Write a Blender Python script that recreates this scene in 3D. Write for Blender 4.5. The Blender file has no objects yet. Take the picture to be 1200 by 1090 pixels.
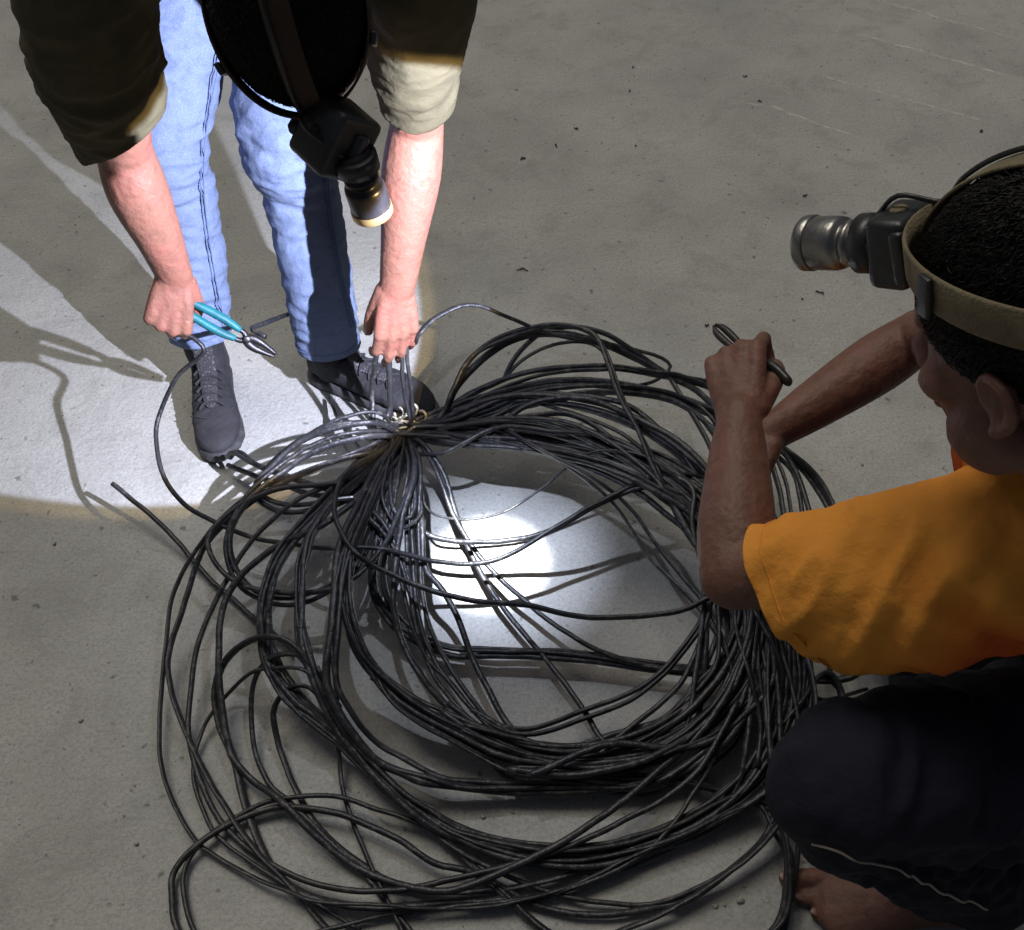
import bpy, bmesh, math, random
import numpy as np
from mathutils import Vector, Matrix, noise

random.seed(7)
rng = np.random.default_rng(11)
sc = bpy.context.scene
R = math.radians

# ------------------------------------------------------------------ camera
FPX, PITCH, CAMH = 1150.0, R(48), 1.45          # focal length in photo pixels, look-down angle, eye height
cam = bpy.data.cameras.new('camera')
cam.sensor_fit = 'HORIZONTAL'
cam.angle = 2 * math.atan(600 / FPX)
cam.clip_start, cam.clip_end = 0.02, 500
camo = bpy.data.objects.new('camera', cam)
sc.collection.objects.link(camo)
camo.location = (0, 0, CAMH)
camo.rotation_euler = (math.pi / 2 - PITCH, 0, 0)
sc.camera = camo

# ------------------------------------------------------------------ night sky, faint far light
SUN_EL, SUN_AZ = R(62), R(-35)
w = bpy.data.worlds.new('World'); sc.world = w; w.use_nodes = True
wn = w.node_tree
bgn = wn.nodes['Background']
sky = wn.nodes.new('ShaderNodeTexSky'); sky.sky_type = 'NISHITA'; sky.sun_disc = False
sky.sun_elevation = SUN_EL; sky.sun_rotation = SUN_AZ
sky.air_density = 1.0; sky.dust_density = 6.0; sky.ozone_density = 1.0
wn.links.new(sky.outputs[0], bgn.inputs[0])
bgn.inputs[1].default_value = 0.022
sun = bpy.data.lights.new('sun', 'SUN'); sun.energy = 1.17; sun.angle = R(28); sun.color = (1.0, 0.965, 0.875)
suno = bpy.data.objects.new('sun', sun); sc.collection.objects.link(suno)
# from the upper left, behind the crouching worker's partner
sd = Vector((math.sin(SUN_AZ) * math.cos(SUN_EL), math.cos(SUN_AZ) * math.cos(SUN_EL), math.sin(SUN_EL)))
suno.rotation_euler = sd.to_track_quat('Z', 'Y').to_euler()
suno.location = (-1, 2, 5)

vs = sc.view_settings
vs.view_transform = 'Standard'; vs.look = 'None'; vs.exposure = 0.0; vs.gamma = 1.0
sc.cycles.max_bounces = 6
sc.cycles.use_denoising = True

# ------------------------------------------------------------------ helpers
_fw = np.array([0, math.cos(PITCH), -math.sin(PITCH)])
_up = np.array([0, math.sin(PITCH), math.cos(PITCH)])


def P(px, py, z):
    """world point at height z above the floor on the sight line of a photo pixel"""
    d = _fw + np.array([1, 0, 0]) * (px - 600) / FPX + _up * (545 - py) / FPX
    return np.array([0, 0, CAMH]) + d * ((z - CAMH) / d[2])


def A(*v):
    return np.array(v, float)


def nrm(v):
    v = np.asarray(v, float)
    return v / np.linalg.norm(v)


def link(name, me, mat=None, parent=None, smooth=True):
    o = bpy.data.objects.new(name, me)
    sc.collection.objects.link(o)
    if mat is not None:
        me.materials.clear(); me.materials.append(mat)
    if smooth:
        me.polygons.foreach_set('use_smooth', [True] * len(me.polygons))
    if parent is not None:
        o.parent = parent
        o.matrix_parent_inverse = Matrix.Translation(-Vector(parent.location))
    return o


def empty(name, loc, label, cat, group=None):
    o = bpy.data.objects.new(name, None)
    o.empty_display_size = 0.05
    sc.collection.objects.link(o)
    o.location = Vector([float(c) for c in loc])
    tag(o, label, cat, group)
    return o


def tag(o, label, cat, group=None, kind=None):
    if label: o['label'] = label
    if cat: o['category'] = cat
    if group: o['group'] = group
    if kind: o['kind'] = kind
    return o


def mesh_of(parts, name='m'):
    V, F, k = [], [], 0
    for v, f in parts:
        V.extend([tuple(map(float, p)) for p in v])
        F.extend([tuple(i + k for i in q) for q in f])
        k += len(v)
    me = bpy.data.meshes.new(name)
    me.from_pydata(V, [], F)
    me.update()
    return me


def catmull(pts, step=0.01, closed=False, vals=None):
    """Catmull-Rom through pts (n,3); vals (n,k) are interpolated alongside"""
    p = np.asarray(pts, float)
    n = len(p)
    q = p if vals is None else np.hstack([p, np.asarray(vals, float).reshape(n, -1)])
    if closed:
        e = np.vstack([q[-1:], q, q[:2]]); segs = n
    else:
        e = np.vstack([2 * q[:1] - q[1:2], q, 2 * q[-1:] - q[-2:-1]]); segs = n - 1
    out = []
    for i in range(segs):
        a, b, c, d = e[i:i + 4]
        L = np.linalg.norm(c[:3] - b[:3])
        m = max(2, int(math.ceil(L / step)))
        for t in np.arange(m) / m:
            out.append(0.5 * (2 * b + (c - a) * t + (2 * a - 5 * b + 4 * c - d) * t * t + (3 * b - a - 3 * c + d) * t ** 3))
    if not closed:
        out.append(q[-1])
    out = np.array(out)
    return (out[:, :3], out[:, 3:]) if vals is not None else out


def frames(p, ref=None):
    t = np.gradient(p, axis=0)
    t /= np.linalg.norm(t, axis=1)[:, None] + 1e-12
    r = A(0, 0, 1) if ref is None else nrm(ref)
    if abs(t[0] @ r) > 0.95: r = A(1, 0, 0) if abs(t[0][0]) < 0.9 else A(0, 1, 0)
    u = np.zeros_like(p)
    for i in range(len(p)):
        b = r if (ref is not None or i == 0) else u[i - 1]
        b = b - t[i] * (b @ t[i])
        if np.linalg.norm(b) < 1e-5: b = u[i - 1] if i else A(1, 0, 0)
        u[i] = nrm(b)
    return t, u, np.cross(t, u)


def tube(pts, rad, sides=16, step=0.01, ref=None, round_ends=True, closed=False, raw=False):
    """swept tube; rad scalar, list of scalars or list of (ru, rv)"""
    n = len(pts)
    rr = np.array([(r, r) if np.isscalar(r) else r for r in (rad if isinstance(rad, (list, tuple)) and len(rad) == n else [rad] * n)], float)
    if raw: p, r = np.asarray(pts, float), rr
    else: p, r = catmull(pts, step, closed, rr)
    if round_ends and not closed:
        k = 5
        t0, t1 = nrm(p[0] - p[1]), nrm(p[-1] - p[-2])
        a = np.linspace(0, math.pi / 2, k + 1)[1:]
        h0 = [p[0] + t0 * r[0].mean() * math.sin(x) for x in a][::-1]
        h1 = [p[-1] + t1 * r[-1].mean() * math.sin(x) for x in a]
        s0 = [r[0] * max(math.cos(x), 0.03) for x in a][::-1]
        s1 = [r[-1] * max(math.cos(x), 0.03) for x in a]
        p = np.vstack([h0, p, h1]); r = np.vstack([s0, r, s1])
    t, u, v = frames(p, ref)
    if closed:   # close the frame without a jump of the tangent
        tt = np.roll(p, -1, 0) - np.roll(p, 1, 0)
        t = tt / np.linalg.norm(tt, axis=1)[:, None]
    an = np.arange(sides) / sides * 2 * math.pi
    ring = p[:, None, :] + u[:, None, :] * (np.cos(an)[None, :, None] * r[:, 0][:, None, None]) + v[:, None, :] * (np.sin(an)[None, :, None] * r[:, 1][:, None, None])
    m = len(p)
    V = ring.reshape(-1, 3)
    F = []
    for i in range(m if closed else m - 1):
        j = (i + 1) % m
        for s in range(sides):
            s2 = (s + 1) % sides
            F.append((i * sides + s, i * sides + s2, j * sides + s2, j * sides + s))
    if not closed:
        F.append(tuple(range(sides))[::-1])
        F.append(tuple((m - 1) * sides + s for s in range(sides)))
    return V, F


def ell(c, r, M=None, seg=20, rings=12):
    V, F = [], []
    V.append((0, 0, 1))
    for i in range(1, rings):
        th = math.pi * i / rings
        for j in range(seg):
            ph = 2 * math.pi * j / seg
            V.append((math.sin(th) * math.cos(ph), math.sin(th) * math.sin(ph), math.cos(th)))
    V.append((0, 0, -1))
    for j in range(seg): F.append((0, 1 + j, 1 + (j + 1) % seg))
    for i in range(rings - 2):
        for j in range(seg):
            a, b = 1 + i * seg + j, 1 + i * seg + (j + 1) % seg
            F.append((a, a + seg, b + seg, b))
    l = len(V) - 1
    for j in range(seg): F.append((l, l - seg + (j + 1) % seg, l - seg + j))
    V = np.array(V) * np.array(r)
    if M is not None: V = V @ np.array(M).T
    return V + np.array(c), F


def lathe(profile, o, axis, seg=32, cap=True):
    """profile: list of (distance along axis, radius)"""
    ax = nrm(axis); u = nrm(np.cross(ax, A(0.3, 0.2, 1))); v = np.cross(ax, u)
    V, F = [], []
    for d, r in profile:
        for s in range(seg):
            a = 2 * math.pi * s / seg
            V.append(np.asarray(o) + ax * d + (u * math.cos(a) + v * math.sin(a)) * r)
    m = len(profile)
    for i in range(m - 1):
        for s in range(seg):
            s2 = (s + 1) % seg
            F.append((i * seg + s, i * seg + s2, (i + 1) * seg + s2, (i + 1) * seg + s))
    if cap:
        F.append(tuple(range(seg))[::-1]); F.append(tuple((m - 1) * seg + s for s in range(seg)))
    return V, F


def rbox(c, ax, size, bev=0.004):
    """bevelled box: ax = 3x3 rows of unit axes, size = full extents"""
    bm = bmesh.new()
    bmesh.ops.create_cube(bm, size=1)
    bmesh.ops.scale(bm, vec=size, verts=bm.verts)
    bmesh.ops.bevel(bm, geom=bm.edges[:], offset=bev, segments=3, affect='EDGES', profile=0.5)
    V = np.array([v.co[:] for v in bm.verts]) @ np.array(ax) + np.asarray(c)
    F = [tuple(x.index for x in f.verts) for f in bm.faces]
    bm.free()
    return V, F


def ribbon(p, nrmls, width, th, closed=False):
    """flat band along p, lying against a surface with outward normals"""
    p = np.asarray(p, float); nn = np.asarray(nrmls, float)
    t = (np.roll(p, -1, 0) - np.roll(p, 1, 0)) if closed else np.gradient(p, axis=0)
    t /= np.linalg.norm(t, axis=1)[:, None]
    s = np.cross(t, nn); s /= np.linalg.norm(s, axis=1)[:, None]
    nn = np.cross(s, t)
    w2 = width / 2
    prof = [(-w2, 0), (-w2, th * .7), (-w2 * .85, th), (w2 * .85, th), (w2, th * .7), (w2, 0)]
    V = np.stack([p + s * a + nn * b for a, b in prof], 1).reshape(-1, 3)
    m, k = len(p), len(prof); F = []
    for i in range(m if closed else m - 1):
        j = (i + 1) % m
        for a in range(k):
            b = (a + 1) % k
            F.append((i * k + a, i * k + b, j * k + b, j * k + a))
    if not closed:
        F.append(tuple(range(k))[::-1]); F.append(tuple((m - 1) * k + a for a in range(k)))
    return V, F


def remesh(parts, voxel, smooth=4, name='m', factor=0.5):
    me = mesh_of(parts)
    o = bpy.data.objects.new('tmp', me); sc.collection.objects.link(o)
    md = o.modifiers.new('r', 'REMESH'); md.mode = 'VOXEL'; md.voxel_size = voxel; md.adaptivity = 0.0
    if smooth:
        sm = o.modifiers.new('s', 'SMOOTH'); sm.factor = factor; sm.iterations = smooth
    dg = bpy.context.evaluated_depsgraph_get()
    out = bpy.data.meshes.new_from_object(o.evaluated_get(dg))
    out.name = name
    bpy.data.objects.remove(o); bpy.data.meshes.remove(me)
    return out


def get_v(me):
    a = np.empty(len(me.vertices) * 3); me.vertices.foreach_get('co', a); return a.reshape(-1, 3)


def get_n(me):
    a = np.empty(len(me.vertices) * 3); me.vertices.foreach_get('normal', a); return a.reshape(-1, 3)


def set_v(me, v):
    me.vertices.foreach_set('co', np.asarray(v, float).ravel()); me.update()


def folds(me, items, seed=0.0):
    """cloth folds: items = (centre, axis, along freq, across freq, amplitude, reach)"""
    v, n = get_v(me), get_n(me)
    d = np.zeros(len(v))
    for k, (c, ax, fa, fc, amp, reach) in enumerate(items):
        ax = nrm(ax); rel = v - np.asarray(c)
        r2 = (rel ** 2).sum(1)
        wgt = np.exp(-r2 / (2 * reach * reach))
        idx = np.nonzero(wgt > 0.04)[0]
        al = rel @ ax
        per = rel - al[:, None] * ax
        q = per * fc + (al * fa)[:, None] * ax + seed + 7.3 * k
        for i in idx:
            a = noise.noise(Vector(q[i])) + 0.4 * noise.noise(Vector(q[i] * 2.1))
            d[i] += amp * wgt[i] * (0.55 - 1.6 * abs(a))
    set_v(me, v + n * d[:, None])


def cut(me, p, axis, radius):
    """open a hem: remove what lies beyond plane (p, axis) within radius of p"""
    bm = bmesh.new(); bm.from_mesh(me)
    pv, av = Vector(p), Vector(nrm(axis))
    fs = [f for f in bm.faces if (f.calc_center_median() - pv).length < radius]
    es = set(e for f in fs for e in f.edges); vsx = set(x for f in fs for x in f.verts)
    bmesh.ops.bisect_plane(bm, geom=list(fs) + list(es) + list(vsx), plane_co=pv, plane_no=av, clear_outer=True, clear_inner=False)
    bm.to_mesh(me); bm.free(); me.update()


def solidify(me, th):
    o = bpy.data.objects.new('tmp', me); sc.collection.objects.link(o)
    md = o.modifiers.new('s', 'SOLIDIFY'); md.thickness = th; md.offset = -1; md.use_rim = True
    dg = bpy.context.evaluated_depsgraph_get()
    out = bpy.data.meshes.new_from_object(o.evaluated_get(dg))
    bpy.data.objects.remove(o)
    return out


# ------------------------------------------------------------------ materials
def mat(name, base, rough=0.6, metal=0.0, spec=0.5, bump=None, var=None, sss=0.0, coord='Object', sheen=0.0):
    """bump: list of (scale, strength, detail); var: (scale, other colour, low, high)"""
    m = bpy.data.materials.new(name); m.use_nodes = True
    nt = m.node_tree; N = nt.nodes; Lk = nt.links
    b = N['Principled BSDF']
    b.inputs['Base Color'].default_value = (*base, 1)
    b.inputs['Roughness'].default_value = rough
    b.inputs['Metallic'].default_value = metal
    b.inputs['Specular IOR Level'].default_value = spec
    if sheen:
        b.inputs['Sheen Weight'].default_value = sheen
    if sss:
        b.inputs['Subsurface Weight'].default_value = sss
        b.inputs['Subsurface Radius'].default_value = (0.012, 0.005, 0.003)
        b.inputs['Subsurface Scale'].default_value = 1.0
    tc = N.new('ShaderNodeTexCoord')
    if var:
        cur = None
        for (s, c2, lo, hi) in (var if isinstance(var, list) else [var]):
            nz = N.new('ShaderNodeTexNoise'); nz.inputs['Scale'].default_value = s; nz.inputs['Detail'].default_value = 6
            Lk.new(tc.outputs[coord], nz.inputs['Vector'])
            mr = N.new('ShaderNodeMapRange'); mr.inputs[1].default_value = lo; mr.inputs[2].default_value = hi
            Lk.new(nz.outputs[0], mr.inputs[0])
            mx = N.new('ShaderNodeMix'); mx.data_type = 'RGBA'
            Lk.new(mr.outputs[0], mx.inputs[0])
            if cur is None: mx.inputs[6].default_value = (*base, 1)
            else: Lk.new(cur, mx.inputs[6])
            mx.inputs[7].default_value = (*c2, 1)
            cur = mx.outputs[2]
        Lk.new(cur, b.inputs['Base Color'])
    if bump:
        prev = None
        for (s, st, det) in bump:
            nz = N.new('ShaderNodeTexNoise'); nz.inputs['Scale'].default_value = s; nz.inputs['Detail'].default_value = det
            Lk.new(tc.outputs[coord], nz.inputs['Vector'])
            bp = N.new('ShaderNodeBump'); bp.inputs['Strength'].default_value = st; bp.inputs['Distance'].default_value = 1.0 / s
            Lk.new(nz.outputs[0], bp.inputs['Height'])
            if prev is not None: Lk.new(prev, bp.inputs['Normal'])
            prev = bp.outputs[0]
        Lk.new(prev, b.inputs['Normal'])
    return m


def floor_material():
    m = bpy.data.materials.new('concrete'); m.use_nodes = True
    nt = m.node_tree; N = nt.nodes; Lk = nt.links
    b = N['Principled BSDF']; b.inputs['Roughness'].default_value = 0.85; b.inputs['Specular IOR Level'].default_value = 0.3
    tc = N.new('ShaderNodeTexCoord')

    def nz(scale, detail=6, rough=0.6, vec=None, dist=0.0):
        n = N.new('ShaderNodeTexNoise'); n.inputs['Scale'].default_value = scale; n.inputs['Detail'].default_value = detail
        n.inputs['Roughness'].default_value = rough; n.inputs['Distortion'].default_value = dist
        Lk.new(vec if vec is not None else tc.outputs['Object'], n.inputs['Vector']); return n.outputs[0]

    def rng_(src, lo, hi, a=0.0, c=1.0):
        r = N.new('ShaderNodeMapRange'); r.inputs[1].default_value = lo; r.inputs[2].default_value = hi
        r.inputs[3].default_value = a; r.inputs[4].default_value = c; Lk.new(src, r.inputs[0]); return r.outputs[0]

    def mix(fac, a, c, mode='MIX'):
        x = N.new('ShaderNodeMix'); x.data_type = 'RGBA'; x.blend_type = mode
        if isinstance(fac, float): x.inputs[0].default_value = fac
        else: Lk.new(fac, x.inputs[0])
        for s, i in ((a, 6), (c, 7)):
            if isinstance(s, tuple): x.inputs[i].default_value = (*s, 1)
            else: Lk.new(s, x.inputs[i])
        return x.outputs[2]

    def mth(op, a, c=None):
        x = N.new('ShaderNodeMath'); x.operation = op
        for i, s in enumerate((a, c)):
            if s is None: continue
            if isinstance(s, (int, float)): x.inputs[i].default_value = s
            else: Lk.new(s, x.inputs[i])
        return x.outputs[0]

    col = mix(rng_(nz(2.2, 6, .62), 0.36, 0.64), (0.345, 0.342, 0.315), (0.445, 0.44, 0.405))
    col = mix(rng_(nz(6.5, 7, 0.68, dist=0.6), 0.5, 0.72, 0, .8), col, (0.275, 0.268, 0.245))       # stains
    col = mix(rng_(nz(11, 7, 0.7), 0.56, 0.72, 0, 0.55), col, (0.43, 0.415, 0.38))             # worn pale patches
    col = mix(rng_(nz(160, 4, 0.7), 0.44, 0.66, 0, 0.55), col, (0.22, 0.216, 0.195))             # sandy grain
    col = mix(rng_(nz(420, 2, 0.6), 0.52, 0.72, 0, 0.4), col, (0.55, 0.54, 0.50))
    col = mix(rng_(nz(46, 3, 0.5), 0.66, 0.73, 0, 0.7), col, (0.11, 0.105, 0.095))             # dark specks
    # pale scratches dragged across the slab, far right
    sep = N.new('ShaderNodeSeparateXYZ'); Lk.new(tc.outputs['Object'], sep.inputs[0])
    wob = nz(7, 3)
    for (p0, p1, w_, a_) in (((895, 120), (1020, 166), 0.0035, 0.7), ((1000, 38), (1195, 92), 0.005, 0.75),
                              ((955, 86), (1180, 150), 0.004, 0.55), ((1030, 0), (1200, 48), 0.004, 0.55),
                              ((860, 118), (930, 130), 0.004, 0.4), ((5, 130), (60, 60), 0.004, 0.3)):
        a0, a1 = P(*p0, 0)[:2], P(*p1, 0)[:2]
        d = nrm(a1 - a0); L = float(np.linalg.norm(a1 - a0))
        dx, dy = mth('SUBTRACT', sep.outputs[0], float(a0[0])), mth('SUBTRACT', sep.outputs[1], float(a0[1]))
        al = mth('ADD', mth('MULTIPLY', dx, float(d[0])), mth('MULTIPLY', dy, float(d[1])))
        ac = mth('ADD', mth('MULTIPLY', dx, float(-d[1])), mth('MULTIPLY', dy, float(d[0])))
        ac = mth('ADD', ac, mth('MULTIPLY', mth('SUBTRACT', wob, 0.5), 0.05))
        band = rng_(mth('ABSOLUTE', ac), w_ * .3, w_ * 1.6, 1, 0)
        ends = mth('MULTIPLY', rng_(al, 0, 0.05), rng_(al, L - 0.08, L, 1, 0))
        brk = rng_(nz(30, 4), 0.42, 0.55, 0.15, 1)
        col = mix(mth('MULTIPLY', mth('MULTIPLY', band, ends), mth('MULTIPLY', brk, a_)), col, (0.62, 0.58, 0.55))
    Lk.new(col, b.inputs['Base Color'])
    # trowel streaks + grit relief
    mp = N.new('ShaderNodeMapping'); mp.inputs['Rotation'].default_value = (0, 0, R(-25)); mp.inputs['Scale'].default_value = (18, 75, 1)
    Lk.new(tc.outputs['Object'], mp.inputs[0])
    streak = nz(1.0, 4, 0.6, mp.outputs[0])
    prev = None
    for h, st, ds in ((nz(9, 5), 0.3, 0.012), (streak, 0.3, 0.005), (nz(60, 6, 0.65), 0.6, 0.006), (nz(300, 3, 0.7), 0.6, 0.0012)):
        bp = N.new('ShaderNodeBump'); bp.inputs['Strength'].default_value = st; bp.inputs['Distance'].default_value = ds
        Lk.new(h, bp.inputs['Height'])
        if prev is not None: Lk.new(prev, bp.inputs['Normal'])
        prev = bp.outputs[0]
    Lk.new(prev, b.inputs['Normal'])
    return m


M_floor = floor_material()
M_cable = mat('black_cable_sheath', (0.017, 0.017, 0.019), 0.46, spec=0.5, bump=[(35, 0.2, 3), (160, .15, 3)],
              var=[(9, (0.036, 0.035, 0.034), 0.45, 0.75), (70, (0.09, 0.084, 0.075), .56, .76)])
M_tie = mat('tie_wire', (0.32, 0.29, 0.22), 0.45, metal=0.4, bump=[(120, 0.3, 3)])
M_core = mat('bare_wire', (0.75, 0.76, 0.78), 0.3, metal=1.0)
M_skinA = mat('skin_light_tan', (0.26, 0.118, 0.080), 0.5, sss=0.12, spec=0.4,
              bump=[(30, .12, 3), (90, 0.2, 4), (420, 0.25, 3)], var=[(14, (0.30, 0.110, 0.080), 0.42, 0.7), (55, (0.20, 0.092, 0.064), 0.5, 0.75)])
M_skinB = mat('skin_brown', (0.155, 0.076, 0.052), 0.55, sss=0.08, spec=0.35,
              bump=[(25, .15, 3), (90, 0.2, 4), (420, 0.2, 3)], var=[(14, (0.19, 0.085, 0.06), 0.42, 0.7), (55, (0.115, 0.058, 0.038), 0.5, 0.75)])
M_hair = mat('black_hair', (0.009, 0.008, 0.007), 0.6, spec=0.25, bump=[(300, .6, 3)])
M_shirtA = mat('dark_olive_cotton', (0.086, 0.075, 0.043), 0.9, spec=0.15, bump=[(55, 0.18, 4), (700, 0.35, 2)],
               var=[(20, (0.064, 0.056, 0.033), 0.4, 0.7)])
M_jean = mat('pale_blue_denim', (0.15, 0.19, 0.30), 0.85, spec=0.2, bump=[(60, 0.2, 4), (800, 0.35, 2)],
             var=[(5, (0.19, 0.245, 0.38), 0.4, 0.8), (60, (0.10, 0.14, 0.26), 0.5, 0.8), (500, (0.24, 0.29, 0.41), 0.5, 0.75)])
M_seam = mat('denim_seam', (0.12, 0.16, 0.28), 0.9, spec=0.2, bump=[(500, 0.4, 2)])
M_shoe = mat('charcoal_shoe_suede', (0.024, 0.023, 0.026), 0.8, spec=0.3, bump=[(40, 0.15, 4), (500, 0.4, 3)],
             var=[(18, (0.042, 0.040, 0.044), 0.45, 0.72), (120, (0.035, 0.033, 0.036), 0.5, 0.75)])
M_mesh = mat('shoe_mesh', (0.045, 0.042, 0.046), 0.85, spec=0.3, bump=[(260, 0.8, 1)], var=[(240, (0.16, 0.15, 0.16), 0.56, 0.68)])
M_sole = mat('shoe_sole_rubber', (0.035, 0.034, 0.036), 0.7, bump=[(90, 0.2, 3)], var=[(30, (0.10, 0.095, 0.09), 0.5, 0.75)])
M_lace = mat('shoe_lace', (0.03, 0.03, 0.033), 0.9, bump=[(600, 0.4, 2)])
M_trou = mat('navy_trousers', (0.010, 0.011, 0.019), 0.85, spec=0.2, bump=[(45, 0.2, 4), (700, 0.3, 2)], var=[(12, (0.014, 0.015, 0.026), 0.4, 0.7)])
M_pipe = mat('white_piping', (0.34, 0.29, 0.24), 0.8)
M_strap = mat('khaki_elastic', (0.20, 0.165, 0.105), 0.85, spec=0.2, bump=[(350, 0.5, 2)], var=[(40, (0.14, 0.115, 0.07), 0.45, 0.7)])
M_strapd = mat('brown_elastic', (0.055, 0.038, 0.028), 0.85, spec=0.2, bump=[(350, 0.5, 2)])
M_plast = mat('black_plastic', (0.018, 0.018, 0.019), 0.4, spec=0.5, bump=[(150, 0.08, 3)], var=[(25, (0.05, 0.05, 0.05), 0.55, 0.8)])
M_alu = mat('worn_gunmetal', (0.30, 0.29, 0.27), 0.35, metal=0.9, bump=[(90, 0.08, 3)], var=[(35, (0.16, 0.155, 0.145), 0.45, 0.7)])
M_black_alu = mat('black_anodised', (0.030, 0.028, 0.030), 0.3, metal=0.5, bump=[(90, 0.06, 3)], var=[(30, (0.07, 0.062, 0.06), 0.5, 0.75)])
M_gold = mat('brass_bezel', (0.55, 0.38, 0.16), 0.35, metal=0.8)
M_teal = mat('teal_rubber_grip', (0.012, 0.14, 0.165), 0.5, spec=0.4, bump=[(200, 0.15, 3)], var=[(40, (0.015, 0.09, 0.11), 0.45, 0.7)])
M_steel = mat('dark_tool_steel', (0.055, 0.053, 0.055), 0.45, metal=0.85, bump=[(120, 0.1, 3)], var=[(50, (0.05, 0.045, 0.045), 0.45, 0.7)])
M_stone = mat('pebble', (0.30, 0.28, 0.25), 0.9, bump=[(200, 0.5, 4)], var=[(60, (0.45, 0.43, 0.40), 0.4, 0.7)])
M_leaf = mat('dry_leaf', (0.055, 0.040, 0.026), 0.9, bump=[(200, 0.4, 4)])
M_nail = mat('finger_nail', (0.38, 0.21, 0.17), 0.35, spec=0.5)
M_nailB = mat('brown_nail', (0.22, 0.12, 0.09), 0.4, spec=0.5)


def orange_material():
    m = mat('orange_cotton', (0.70, 0.285, 0.045), 0.85, spec=0.15, bump=[(50, 0.2, 4), (700, 0.3, 2)])
    nt = m.node_tree; N = nt.nodes; Lk = nt.links
    b = N['Principled BSDF']; tc = N.new('ShaderNodeTexCoord')
    sep = N.new('ShaderNodeSeparateXYZ'); Lk.new(tc.outputs['Object'], sep.inputs[0])
    nz = N.new('ShaderNodeTexNoise'); nz.inputs['Scale'].default_value = 16; nz.inputs['Detail'].default_value = 6
    Lk.new(tc.outputs['Object'], nz.inputs['Vector'])
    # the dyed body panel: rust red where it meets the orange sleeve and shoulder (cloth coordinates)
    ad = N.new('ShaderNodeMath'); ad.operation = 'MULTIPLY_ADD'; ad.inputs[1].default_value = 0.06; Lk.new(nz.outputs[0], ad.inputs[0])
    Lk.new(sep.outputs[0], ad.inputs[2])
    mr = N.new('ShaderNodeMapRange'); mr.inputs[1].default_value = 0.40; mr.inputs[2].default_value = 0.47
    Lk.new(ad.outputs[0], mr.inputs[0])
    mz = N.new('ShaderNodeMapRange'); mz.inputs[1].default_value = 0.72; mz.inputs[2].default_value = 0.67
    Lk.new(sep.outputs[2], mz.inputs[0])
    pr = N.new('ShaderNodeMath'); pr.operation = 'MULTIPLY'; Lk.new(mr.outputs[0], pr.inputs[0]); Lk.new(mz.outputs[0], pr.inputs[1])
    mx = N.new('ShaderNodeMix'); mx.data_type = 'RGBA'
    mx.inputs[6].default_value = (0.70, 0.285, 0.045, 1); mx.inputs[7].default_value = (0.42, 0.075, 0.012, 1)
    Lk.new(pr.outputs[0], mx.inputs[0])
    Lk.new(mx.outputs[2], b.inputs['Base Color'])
    return m


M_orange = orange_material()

# ------------------------------------------------------------------ floor
me = mesh_of([([(-60, -40, 0), (60, -40, 0), (60, 80, 0), (-60, 80, 0)], [(0, 1, 2, 3)])])
tag(link('floor', me, M_floor, smooth=False), None, None, kind='structure')

# ------------------------------------------------------------------ cable coil
TIE = (472, 508, .12)
coil = empty('cable_coil', P(640, 700, 0), 'large tangled coil of black cable tied with wire on the concrete floor', 'cable')


def strands(pts, n=1, spread=0.0, rad=0.0046, name='cable_strand', tie0=False, tie1=False, wobble=0.005, parent=None):
    """pts: (photo x, photo y, height). n strands wander inside a bundle of the given radius"""
    if tie0: pts = [TIE] + pts
    if tie1: pts = pts + [TIE]
    base = np.array([P(*q) for q in pts])
    k = len(base)
    objs = []
    for s in range(n):
        ph = rng.uniform(0, 2 * math.pi); rr = .72 * spread * math.sqrt(rng.uniform(0.05, 1)) if n > 1 else 0
        tw = rng.uniform(-1.2, 1.2)
        off = np.zeros((k, 3))
        jit = rng.normal(0, 1, (k, 3))
        jit = (jit + np.roll(jit, 1, 0) + np.roll(jit, -1, 0)) / 3
        t = np.gradient(base, axis=0); t /= np.linalg.norm(t, axis=1)[:, None] + 1e-9
        for i in range(k):
            a = ph + tw * i / k * 2 * math.pi * 0.5
            side = nrm(np.cross(t[i], A(0, 0, 1)) + 1e-6)
            off[i] = side * math.cos(a) * rr * 1.35 + A(0, 0, 1) * math.sin(a) * rr
        w_ = wobble * ((1.0 if rng.random() > .2 else 2.4) if n > 1 else 0.45)
        q = base + off + jit * w_ * np.array([1, 1, .5])
        if tie0: q[0] = base[0] + off[0] * .8 + rng.normal(0, 1, 3) * A(.016, .012, .012)
        if tie1: q[-1] = base[-1] + off[-1] * .8 + rng.normal(0, 1, 3) * A(.016, .012, .012)
        q[:, 2] = np.maximum(q[:, 2], rad + .001)
        cr = catmull(q, 0.014)
        ksd = rng.uniform(0, 50)
        cr = cr + np.array([(noise.noise_vector(Vector(c * 9) + Vector((ksd, 0, 0))) * .0035 + noise.noise_vector(Vector(c * 28) + Vector((0, ksd, 0))) * .0012)[:] for c in cr])
        cr[:, 2] = np.maximum(cr[:, 2], rad + .001)
        r_ = rad * rng.uniform(.74, 1.2)
        m = mesh_of([tube(cr, [(r_ * 1.3, r_ * .78)] * len(cr) if rng.random() < .35 else r_, sides=8, raw=True, round_ends=False)])
        objs.append(link(name, m, M_cable, parent or coil))
    return objs


def Z(z, *xy):
    return [(x, y, z) for x, y in xy]


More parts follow.
